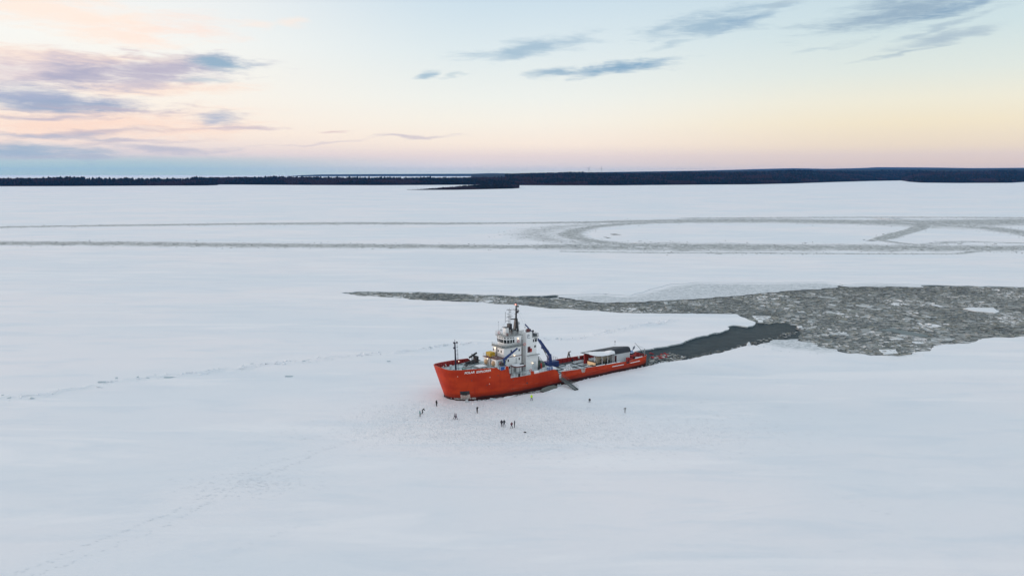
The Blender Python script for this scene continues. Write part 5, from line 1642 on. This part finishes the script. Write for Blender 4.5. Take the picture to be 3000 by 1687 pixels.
part(MB().box(51.6, 53.3, -2.3, -1.9, 1.62, 4.6), 'porch_panel', REDIN, AH)
window(AH, (56.0, 1.15, 2.9), (.55, .8), (0, 1))
part(MB().box(51.9, 52.35, -.9, 2.3, 1.62, 2.75), 'bar_counter', COUNTER, AH)
part(MB().box(51.7, 52.6, -1.0, 2.5, 2.76, 2.86), 'bar_top', WOOD, AH)
part(MB().box(51.0, 58.8, 1.2, 3.9, 1.62, 1.9), 'porch_floor', WOOD, AH)
for (s, b) in ((55.3, 2.2), (57.6, 2.3)):
    part(MB().box(s - .35, s + .35, b - .35, b + .35, 1.9, 2.7).box(s - .35, s + .35, b - .4, b - .3, 2.7, 3.2), 'porch_seat', DARK, AH)
part(MB().tube((64.2, -1.5, 5.9), (64.2, -1.5, 7.0), .04).ball((64.2, -1.5, 7.1), .2, 8, 5), 'roof_lamp', DARK, AH)

# ---- aft deck fittings
for k, (s0, s1, b) in enumerate(((35, 51, 3.1), (35, 51.0, -.2), (35, 55, -3.4))):
    part(MB().box(s0, s1, b - .18, b + .18, 1.63, 1.78), 'deck_rail', WOOD)
for s in (38.6, 41.6, 45.9, 49.0):
    part(MB().box(s - .2, s + .2, -6.0, 5.6, 1.63, 1.74), 'deck_plank', WOOD)
part(MB().box(42.5, 49.5, -6.2, -4.9, 1.63, 1.8), 'deck_grating', WOOD)
part(MB().bar((49.0, -6.9, 3.0), (49.5, -6.9, 4.7), .3, .3).bar((50.0, -6.9, 3.0), (49.5, -6.9, 4.7), .25, .25).bar((49.4, -6.9, 4.7), (50.3, -6.9, 4.8), .25, .22), 'rail_davit', DARK)
part(MB().ball((53.0, -6.1, 2.7), .45, 8, 6, (.8, .6, 1)), 'white_float', WHP)
for (s, b) in ((39.5, -6.3), (50.5, -6.2), (47.0, 5.9)):
    part(MB().tube((s, b, 1.62), (s, b, 2.5), .2, n=8).tube((s, b, 2.4), (s, b, 2.55), .3, n=8), 'mooring_bitt', DARK)
part(MB().bar((55.0, -6.6, 2.0), (57.5, -6.6, 2.2), .7, .8), 'net_bundle', DARK)
WI = part(MB().box(66.6, 68.2, -1.0, 4.2, 1.62, 2.2).tube((67.4, -.6, 2.6), (67.4, 3.6, 2.6), .45, n=12), 'towing_winch', REDP)
for b in (-.8, 1.4, 3.8):
    part(MB().tube((67.4, b - .06, 2.6), (67.4, b + .06, 2.6), .72, n=14), 'winch_flange', REDP, WI)
part(MB().box(63.3, 64.3, 4.4, 5.2, 1.62, 3.1).box(64.4, 65.4, 4.5, 5.3, 1.62, 2.7), 'valve_rack', REDP)
part(MB().tube((69.2, -1.5, 1.62), (69.2, -1.5, 3.4), .3).box(68.7, 69.8, -2.2, -.8, 3.0, 3.6), 'stern_capstan', DARK)
railing([(67.4, 5.8, 2.9), (69.6, 5.6, 3.1)], h=.7, m=DARK)
SD = part(MB().tube((71.6, 4.4, 1.7), (71.55, 4.4, 4.9), .14, .11), 'stern_davit', GREYP)
part(MB().tube((71.55, 4.4, 3.2), (66.9, 4.6, 7.35), .11, .07), 'davit_boom', GREYP, SD)
part(MB().tube((71.55, 4.4, 4.8), (68.6, 4.5, 6.1), .04), 'davit_stay', GREYP, SD)
part(MB().tube((66.9, 4.6, 7.3), (66.95, 4.6, 6.5), .025, n=4), 'davit_wire', GREYP, SD)
m_ = MB()
m_.grid([[(66.95 - .28 * i - .1 * j + .08 * math.sin(i * 2 + j), 4.6 + .1 * math.sin(i * 3.0 + j), 6.5 - .36 * j - .12 * i) for i in range(4)] for j in range(4)])
part(m_, 'flag', mat('flag_grey_cloth', (.20, .21, .24), .8, .4, 3.0), SD)

# ================================================================== things on and around the ship
def sp(s, b, z):
    x, y = ship_xy(s, b)
    return (x, y, z)
# lifebuoys hung on the ship
def lifebuoy(s, b, z, label):
    mb = MB()
    R, r = .34, .09
    rows = []
    for i in range(17):
        t = 2 * math.pi * i / 16
        rows.append([((R + r * math.cos(q)) * math.cos(t), r * math.sin(q), (R + r * math.cos(q)) * math.sin(t)) for q in np.linspace(0, 2 * math.pi, 7)])
    mb.grid(rows)
    root = mb.build('lifebuoy', RING, None, smooth=True)
    root.location = sp(s, b, z)
    root.rotation_euler = (0, 0, S_ANG)
    tag(root, label, 'lifebuoy', 'lifebuoys on the ship rails')
    for k in range(4):
        t = math.pi / 4 + k * math.pi / 2
        m2 = MB()
        m2.grid([[((R + r * 1.08 * math.cos(q)) * math.cos(t + e), r * 1.08 * math.sin(q), (R + r * 1.08 * math.cos(q)) * math.sin(t + e)) for q in np.linspace(0, 2 * math.pi, 7)] for e in (-.16, 0, .16)])
        m2.build('white_band', WHP, root)
lifebuoy(22.3, 2.62, 13.2, 'red lifebuoy hung on the wheelhouse side under the lit lamp')
lifebuoy(24.2, 3.05, 12.2, 'red lifebuoy on the end of the bridge walkway rail beside the funnel')
lifebuoy(22.85, 7.55, 5.75, 'red lifebuoy standing on the orange bulwark step amidships')
lifebuoy(18.2, -1.0, 15.6, 'red lifebuoy on the front rail of the wheelhouse roof')
lifebuoy(15.6, 3.3, 7.9, 'dark red lifebuoy on the side of the front house by the small crane')
# yellow crate on the front house
yc = empty('yellow_crate', sp(15.6, -1.55, 9.2), S_ANG)
tag(yc, 'yellow crate on the roof of the front house below the bridge', 'crate')
MB().box(-.75, .75, -1.0, 1.0, 0.05, 1.05).build('crate_body', YEL, yc)
MB().box(-.8, .8, -1.05, 1.05, 1.05, 1.15).build('crate_lid', YEL, yc)
for sx in (-1, 1):
    for sy in (-1, 1):
        MB().box(sx * .77 - .05, sx * .77 + .05, sy * 1.02 - .05, sy * 1.02 + .05, 0, 1.05).build('corner_post', YEL, yc)
# white bundles on the aft deck
for (s, b, L, W_, H_, rz, lb) in ((40.6, 2.2, 1.5, 1.1, .9, .1, 'white wrapped bundle nearest the gangway on the aft deck'), (42.9, 1.6, 1.6, .8, .7, -.05, 'white wrapped bundle farther aft of the one nearest the gangway'), (44.2, -1.0, 1.6, 1.0, .85, .05, 'white wrapped bundle in the middle of the aft deck, farthest from the near rail')):
    o = MB().box(-L / 2, L / 2, -W_ / 2, W_ / 2, 0, H_).build('cargo_bundle', mat('white_wrap', (.80, .82, .83), .6, .06, 2.0, bump=.4, bscale=3), None, bevel=.22, smooth=True)
    o.location = sp(s, b, 1.66)
    o.rotation_euler = (0, 0, S_ANG + rz)
    tag(o, lb, 'bundle', 'white bundles on the aft deck')
    for k in (-.5, .5):
        MB().box(k * L * .5 - .05, k * L * .5 + .05, -W_ / 2 - .01, W_ / 2 + .01, -.005, H_ + .012).build('strap', GREYP, o)
# small boat stowed behind the aft house
bt = empty('workboat', sp(69.2, 1.1, 2.6), S_ANG + .35)
bt.scale = (.62, .75, .75)
tag(bt, 'small blue and white boat stowed at the stern behind the aft house', 'boat')
rows = []
for i, x in enumerate(np.linspace(-2.6, 2.6, 9)):
    wv_ = .95 * (1 - max(0, x / 2.6) ** 3)
    rows.append([(x, -wv_, 1.1), (x, -wv_ * .9, .55), (x, -wv_ * .4, .12), (x, 0, 0), (x, wv_ * .4, .12), (x, wv_ * .9, .55), (x, wv_, 1.1)])
MB().grid(rows).add([r_ for r_ in rows[0]], [tuple(range(7))]).build('boat_hull', MAST2, bt, smooth=True)
MB().add([(r_[0][0], r_[0][1], 1.08) for r_ in rows] + [(r_[6][0], r_[6][1], 1.08) for r_ in rows], [(i, i + 1, 10 + i, 9 + i) for i in range(8)]).build('boat_cover', mat('boat_cover_white', (.70, .74, .80), .6, .1), bt)
MB().prism([(-1.4, -.6), (-1.4, .6), (.6, .5), (.6, -.5)], 1.1, 1.9, [(-1.2, -.5), (-1.2, .5), (.2, .4), (.2, -.4)]).build('boat_cabin', mat('boat_cabin_blue', (.30, .42, .65), .5, .1), bt)

# gangway from the side gate to the ice
gA, gB = Vector(sp(34.0, 7.3, 1.75)), Vector(sp(33.3, 15.0, 0.18))
gw = empty('gangway', tuple(gB), 0)
tag(gw, 'grey metal gangway with handrails leading from the hull down to the ice', 'gangway')
GAL = mat('galvanised_green_grey', (.13, .16, .16), .5, .25, 1.5)
dv = gA - gB
sdv = dv.cross(Vector((0, 0, 1))).normalized()
zero = Vector((0, 0, 0))
for k in (-1, 1):
    MB().bar(zero + sdv * .55 * k, dv + sdv * .55 * k, .12, .34).build('side_beam', GAL, gw)
nst = 24
for i in range(nst):
    c = dv * ((i + .5) / nst)
    MB().bar(c - sdv * .5, c + sdv * .5, .24, .04).build('tread', GAL, gw)
for k in (-1, 1):
    mb = MB()
    for j in range(9):
        c = dv * (j / 8) + sdv * .58 * k
        mb.tube(c, c + Vector((0, 0, 1.1)), .028, n=5)
    for h_ in (.55, 1.1):
        mb.tube(sdv * .58 * k + Vector((0, 0, h_)), dv + sdv * .58 * k + Vector((0, 0, h_)), .028, n=5)
    mb.build('handrail', GAL, gw)
MB().tube(-sdv * .62, sdv * .62, .16, n=10).build('foot_roller', DARK, gw)

# broken slabs shoved up along the hull
def chunk(name, s, b, z, L, W_, th, rot, m, label):
    pl = [(math.cos(t) * L * rnd.uniform(.75, 1.1), math.sin(t) * W_ * rnd.uniform(.7, 1.1)) for t in np.arange(0, 6.28, .75)]
    mb = MB().prism(pl, -th / 2, th / 2)
    o = mb.build(name, m)
    o.location = sp(s, b, z)
    o.rotation_euler = (rot[0], rot[1], S_ANG + rot[2])
    return tag(o, label, 'ice slab')
ICEB = mat('wet_slab_blue_grey', (.46, .53, .56), .4, .15, 1.2)
ICEU = mat('slab_underside_grey', (.125, .13, .115), .6, .2, 1.0)
chunk('hull_ice_slab', 27.2, 10.2, .3, 3.4, 1.0, .35, (.75, 0, .12), ICEU, 'big tilted grey slab leaning against the hull behind the hi-vis person')
chunk('hull_ice_slab', 28.4, 11.6, .12, 3.2, .55, .22, (.12, 0.02, .22), SNOWP, 'snow topped shelf broken loose in front of the big tilted slab')
chunk('hull_ice_slab', 9.4, 8.3, .0, 1.3, .7, .35, (-.2, .35, .3), ICEB, 'pointed blue grey slab at the hull just aft of the bow')
chunk('hull_ice_slab', 2.2, 6.3, .02, 1.2, .5, .35, (-.2, -.3, .8), ICEB, 'small upturned slab below the anchor pocket at the bow')
chunk('hull_ice_slab', 13.9, 9.2, .05, 1.6, .35, .3, (0, .05, .0), SNOWP, 'narrow snow topped slab beside the dark bottom of the hull')
chunk('hull_ice_slab', 32.2, 8.9, .1, .8, .7, .5, (.2, .3, .2), ICEB, 'rounded ice block at the hull next to the gangway foot')
chunk('hull_ice_slab', 37.0, 8.4, .0, 2.6, .5, .3, (.1, 0, .03), ICEU, 'long flat grey slab along the hull just aft of the gangway')
chunk('hull_ice_slab', 3.0, 9.0, .05, .9, .5, .25, (0.1, .1, .4), SNOWP, 'small loose slab lying on the trampled snow before the bow')
cx_, cy_ = gp(2193, 1012)
o = MB().prism([(-.8, -.5), (.8, -.4), (.7, .5), (-.6, .5)], -.2, 1.2, [(-.2, -.2), (.4, -.2), (.3, .2), (-.2, .2)]).build('upright_ice_block', RBL)
o.location = (cx_, cy_, 0)
tag(o, 'upright white ice block on the lower edge of the dark wake', 'ice block')
# low rubble rim along the near hull and wake edges
mbv, mbf, mbm = [], [], []
edge_pts = roughen(moat_near, .9, .5, 3.7) + roughen(G(low_right[10:]), 1.3, .8, 2.3) + roughen(G(wake_up[:6]), 1.8, .8, 5.9)
cnt_ = 0
for p in edge_pts:
    for k in range(rnd.choice((0, 1, 1, 2))):
        L = .10 + .34 * rnd.random() ** 1.8
        a = rnd.uniform(0, 3.14)
        c, s_ = math.cos(a), math.sin(a)
        x0, y0 = p[0] + rnd.gauss(0, .4), p[1] + rnd.gauss(0, .4)
        zb = rnd.uniform(-.1, .08)
        bx = [(-L, -L * .6, -.2), (L, -L * .6, -.2), (L, L * .6, -.2), (-L, L * .6, -.2), (-L * .7, -L * .4, L * rnd.uniform(.05, .5)), (L * .7, -L * .4, L * rnd.uniform(.05, .5)), (L * .7, L * .4, L * rnd.uniform(.05, .5)), (-L * .7, L * .4, L * rnd.uniform(.05, .5))]
        mbv += [(x0 + q[0] * c - q[1] * s_, y0 + q[0] * s_ + q[1] * c, zb + q[2]) for q in bx]
        mbf += [tuple(i + cnt_ for i in f) for f in ((4, 5, 6, 7), (0, 1, 5, 4), (1, 2, 6, 5), (2, 3, 7, 6), (3, 0, 4, 7))]
        mbm += [int(rnd.random() < .35)] * 5
        cnt_ += 8
ob = np_mesh('edge_rubble', np.array(mbv), np.array(mbf).ravel(), 4, [RBL, ICEB], mbm)
link(ob)
tag(ob, 'small broken ice rubble along the hull and the wake edges', kind='stuff')

# ================================================================== people
SKIN = mat('skin', (.50, .30, .22), .6, .05)
def cloth(name, c):
    return mat('cloth_' + name, c, .85, .15, 6.0)
def person(px, py, label, face, pose='stand', jacket=(.02, .02, .025), trousers=(.015, .015, .02), hat=(.02, .02, .02), height=1.78, loc=None, jn='black', z0=0.0, lie=False, group='people walking on the ice'):
    """one continuous skinned body; face = heading in degrees (0 = away from the camera)"""
    J = {'pelvis': (0, 0, .95), 'belly': (0, 0, 1.10), 'chest': (0, .0, 1.32), 'neck': (0, .0, 1.50), 'head': (0, .02, 1.62), 'crown': (0, .01, 1.72),
         'shL': (-.18, 0, 1.43), 'elL': (-.27, -.02, 1.16), 'haL': (-.27, .06, .92), 'fiL': (-.26, .09, .83), 'shR': (.18, 0, 1.43), 'elR': (.27, -.02, 1.16), 'haR': (.27, .06, .92), 'fiR': (.26, .09, .83),
         'hiL': (-.10, 0, .90), 'knL': (-.11, .03, .50), 'anL': (-.11, -.01, .09), 'toL': (-.12, .15, .05), 'hiR': (.10, 0, .90), 'knR': (.11, .03, .50), 'anR': (.11, -.01, .09), 'toR': (.12, .15, .05)}
    def setj(**k): J.update(k)
    if pose == 'walk':
        setj(knL=(-.11, .22, .53), anL=(-.11, .30, .10), toL=(-.11, .45, .09), knR=(.11, -.05, .50), anR=(.11, -.36, .12), toR=(.11, -.24, .05), haL=(-.28, -.10, .95), haR=(.27, .2, 1.0), fiR=(.26, .27, .95), fiL=(-.28, -.12, .86))
    elif pose == 'photo':
        setj(knL=(-.16, .18, .52), anL=(-.2, .26, .09), toL=(-.22, .41, .05), anR=(.18, -.25, .09), toR=(.2, -.11, .05), knR=(.15, -.06, .5), elL=(-.24, .2, 1.30), haL=(-.10, .36, 1.52), fiL=(-.04, .40, 1.58), elR=(.24, .2, 1.30), haR=(.10, .36, 1.52), fiR=(.04, .40, 1.58))
    elif pose == 'bend':
        setj(belly=(0, .10, 1.06), chest=(0, .30, 1.20), neck=(0, .44, 1.30), head=(0, .53, 1.36), crown=(0, .60, 1.40), shL=(-.18, .36, 1.28), shR=(.18, .36, 1.28), elL=(-.24, .50, 1.05), haL=(-.18, .66, .92), fiL=(-.16, .73, .86), elR=(.24, .50, 1.05), haR=(.18, .66, .92), fiR=(.16, .73, .86), knL=(-.12, .20, .52), anL=(-.12, .02, .09), toL=(-.12, .17, .05), knR=(.12, .02, .5), anR=(.12, -.28, .1), toR=(.12, -.14, .05))
    elif pose == 'wide':
        setj(knL=(-.17, .04, .50), anL=(-.22, 0, .09), toL=(-.26, .14, .05), knR=(.17, .04, .50), anR=(.22, 0, .09), toR=(.26, .14, .05), elL=(-.32, 0, 1.18), haL=(-.22, .16, 1.02), fiL=(-.16, .2, 1.0), elR=(.32, 0, 1.18), haR=(.22, .16, 1.02), fiR=(.16, .2, 1.0))
    elif pose == 'crouch':
        setj(pelvis=(0, -.10, .42), belly=(0, -.02, .55), chest=(0, .14, .74), neck=(0, .26, .88), head=(0, .33, .97), crown=(0, .37, 1.05), shL=(-.18, .18, .83), shR=(.18, .18, .83), elL=(-.26, .30, .58), haL=(-.15, .46, .50), fiL=(-.12, .52, .45), elR=(.26, .30, .58), haR=(.15, .46, .50), fiR=(.12, .52, .45), hiL=(-.11, -.08, .38), knL=(-.15, .28, .48), anL=(-.12, .02, .09), toL=(-.13, .18, .05), hiR=(.11, -.08, .38), knR=(.15, .28, .48), anR=(.12, .02, .09), toR=(.13, .18, .05))
    elif pose == 'elbows':
        setj(elL=(-.42, .05, 1.36), haL=(-.28, .2, 1.58), fiL=(-.2, .24, 1.63), elR=(.42, .05, 1.30), haR=(.36, .22, 1.14), fiR=(.3, .28, 1.12))
    elif pose == 'float':
        setj(elL=(-.45, .05, 1.35), haL=(-.66, .12, 1.22), fiL=(-.74, .14, 1.2), elR=(.45, .05, 1.40), haR=(.68, .12, 1.5), fiR=(.76, .14, 1.52), knL=(-.2, .16, .52), anL=(-.26, .12, .12), toL=(-.28, .27, .09), knR=(.2, .1, .50), anR=(.28, .05, .10), toR=(.3, .2, .06))
    E_ = [('pelvis', 'belly'), ('belly', 'chest'), ('chest', 'neck'), ('neck', 'head'), ('head', 'crown')]
    for S_ in 'LR':
        E_ += [('chest', 'sh' + S_), ('sh' + S_, 'el' + S_), ('el' + S_, 'ha' + S_), ('ha' + S_, 'fi' + S_), ('pelvis', 'hi' + S_), ('hi' + S_, 'kn' + S_), ('kn' + S_, 'an' + S_), ('an' + S_, 'to' + S_)]
    RA = {'pelvis': .17, 'belly': .175, 'chest': .185, 'neck': .075, 'head': .115, 'crown': .095, 'sh': .10, 'el': .075, 'ha': .05, 'fi': .04, 'hi': .11, 'kn': .085, 'an': .065, 'to': .05}
    names = list(J)
    idx = {n_: i for i, n_ in enumerate(names)}
    me = bpy.data.meshes.new('person')
    me.from_pydata([J[n_] for n_ in names], [(idx[a], idx[b]) for a, b in E_], [])
    tmp = bpy.data.objects.new('person', me)
    COL.objects.link(tmp)
    sk = tmp.modifiers.new('skin', 'SKIN')
    sk.use_smooth_shade = True
    for n_, v in zip(names, me.skin_vertices[0].data):
        r_ = RA.get(n_, RA.get(n_[:2]))
        v.radius = (r_, r_ * (.8 if n_ in ('belly', 'chest', 'pelvis') else 1.0))
        v.use_root = (n_ == 'pelvis')
    sb = tmp.modifiers.new('sub', 'SUBSURF')
    sb.levels = sb.render_levels = 1
    dg = bpy.context.evaluated_depsgraph_get()
    out = bpy.data.meshes.new_from_object(tmp.evaluated_get(dg))
    bpy.data.objects.remove(tmp)
    out.materials.clear()
    for m_ in (cloth('jacket_' + jn, jacket), cloth('trousers_' + jn, trousers), cloth('hat_' + jn, hat), SKIN, cloth('boots', (.02, .018, .018))):
        out.materials.append(m_)
    segs = [(np.array(J[a]), np.array(J[b]), a, b) for a, b in E_]
    for pol in out.polygons:
        c = np.array(pol.center)
        best, bd = None, 9
        for a, b, na, nb_ in segs:
            ab = b - a
            t_ = min(1, max(0, np.dot(c - a, ab) / np.dot(ab, ab)))
            d_ = np.linalg.norm(c - a - ab * t_)
            if d_ < bd:
                bd, best = d_, (na, nb_)
        na, nb_ = best
        k = 0
        if na[:2] in ('hi', 'kn'): k = 1
        if na[:2] == 'an': k = 4
        if na[:2] == 'ha': k = 4
        if na in ('neck', 'head'):
            hd = np.array(J['head'])
            k = 3 if (c[1] - hd[1] > .055 and abs(c[2] - hd[2]) < .10) else 2
        pol.material_index = k
        pol.use_smooth = True
    o_ = bpy.data.objects.new('person', out)
    sc_ = height / 1.80
    o_.scale = (sc_, sc_, sc_)
    x, y = loc if loc else gp(px, py)
    o_.location = (x, y, z0 + .02)
    o_.rotation_euler = (rad(-82) if lie else 0, 0, rad(-face))
    link(o_)
    tag(o_, label, 'person', group)
    return o_
BK = (.012, .012, .016)
person(1279, 1190.3, 'person in long black coat and hood standing alone just left of the bow', 40, 'stand', BK, BK, BK, 1.8, jn='coat')
person(1237, 1212.5, 'person in black bending forward beside the person in the teal jacket', 80, 'bend', (.018, .014, .02), BK, BK, 1.8, jn='bend')
person(1230.5, 1221, 'person in teal jacket and dark trousers standing behind the bending person', 60, 'stand', (.07, .22, .22), (.02, .022, .03), (.07, .2, .2), 1.72, jn='teal')
person(1331.5, 1227.5, 'person in pale grey jacket walking beside the person in purple', 100, 'walk', (.42, .40, .42), (.02, .02, .03), (.35, .33, .35), 1.7, jn='pale')
person(1336, 1229, 'person in plum coat walking close to the pale grey jacket', 95, 'walk', (.06, .012, .04), (.05, .012, .05), (.04, .03, .03), 1.75, jn='plum')
person(1398, 1210, 'person in black striding with both hands raised to take a photo', 20, 'photo', BK, BK, BK, 1.78, jn='photo')
person(1469.5, 1249.8, 'person in dark jacket and pale boots, left of the pair in the foreground', 20, 'stand', (.016, .016, .03), (.018, .018, .03), (.016, .016, .03), 1.8, jn='navy')
person(1477, 1249.8, 'person in black jacket and blue grey trousers, right of the pair in the foreground', -10, 'wide', (.012, .014, .02), (.05, .06, .09), BK, 1.8, jn='bluetr')
person(1499, 1255.3, 'person in dark red jacket standing nearest the camera', -20, 'wide', (.11, .012, .025), (.02, .02, .035), (.25, .2, .18), 1.72, jn='red')
person(1507.5, 1252, 'person in dark clothes facing the person in the dark red jacket', -80, 'stand', (.02, .02, .026), BK, BK, 1.8, jn='dark2')
person(1557.3, 1174, 'person in bright yellow hi-vis jacket standing by the hull amidships', 5, 'wide', (.62, .95, .02), (.015, .016, .025), (.55, .85, .03), 1.8, jn='hivis')
person(1726.8, 1176.8, 'person in black crouching on the snow right of the gangway', 170, 'crouch', BK, BK, BK, 1.75, jn='crouch')
person(1831, 1209, 'person in grey clothes with raised elbow, farthest right on the ice', 200, 'elbows', (.20, .22, .22), (.30, .31, .32), (.05, .05, .05), 1.5, jn='grey')
# the dark bag lying on the snow
bx_, by_ = gp(1538, 1266.5)
o = MB().box(-.30, .30, -.13, .13, 0, .18).build('duffel_bag', cloth('bag', (.03, .034, .036)), None, bevel=.06, smooth=True)
o.location = (bx_, by_, .0)
tag(o, 'dark bag lying on the snow right of the foreground group', 'bag')
MB().tube((-.15, 0, .18), (0, 0, .26), .02).tube((0, 0, .26), (.15, 0, .18), .02).build('bag_handle', cloth('bag', BK), o)
# bathers in red survival suits floating astern
RS_ = (.42, .010, .016)
fl = [(1910, 1050.5, 30), (1919, 1050, -40), (1926, 1046, 80), (1933, 1047.5, 150), (1938, 1042, 10), (1917, 1037, -70), (1946, 1041.5, 60), (1955, 1039, -30), (1931, 1042.5, 200), (1940, 1046.5, 100), (1925, 1051, 80)]
where = ['closest to the transom', 'second from the transom', 'on the near edge of the group', 'reaching away from the ship', 'in the middle of the group', 'on the far side of the group', 'second from the outer end', 'farthest from the ship', 'left of the middle one', 'beside the reaching one', 'nearest the white ice edge']
for (px, py, f), wt in zip(fl, where):
    x, y = gp(px, py, -.45)
    person(0, 0, 'bather in red survival suit floating on the back, ' + wt, f, 'float', RS_, RS_, RS_, 1.85, loc=(x, y), jn='suit', z0=-.40, lie=True, group='bathers in red survival suits astern')
for (s, b, f, wt) in ((70.2, 3.4, 120, 'person in red survival suit standing on deck at the stern by the davit'), (70.0, -1.2, 60, 'person in red survival suit standing on deck in the middle of the stern'), (66.4, 4.9, 200, 'person in dark clothes standing on deck behind the aft house')):
    x, y = ship_xy(s, b)
    person(0, 0, wt, f, 'stand', RS_ if 'red' in wt else BK, RS_ if 'red' in wt else BK, RS_ if 'red' in wt else BK, 1.8, loc=(x, y), jn='suit' if 'red' in wt else 'coat', z0=1.62, group='people on the stern deck')
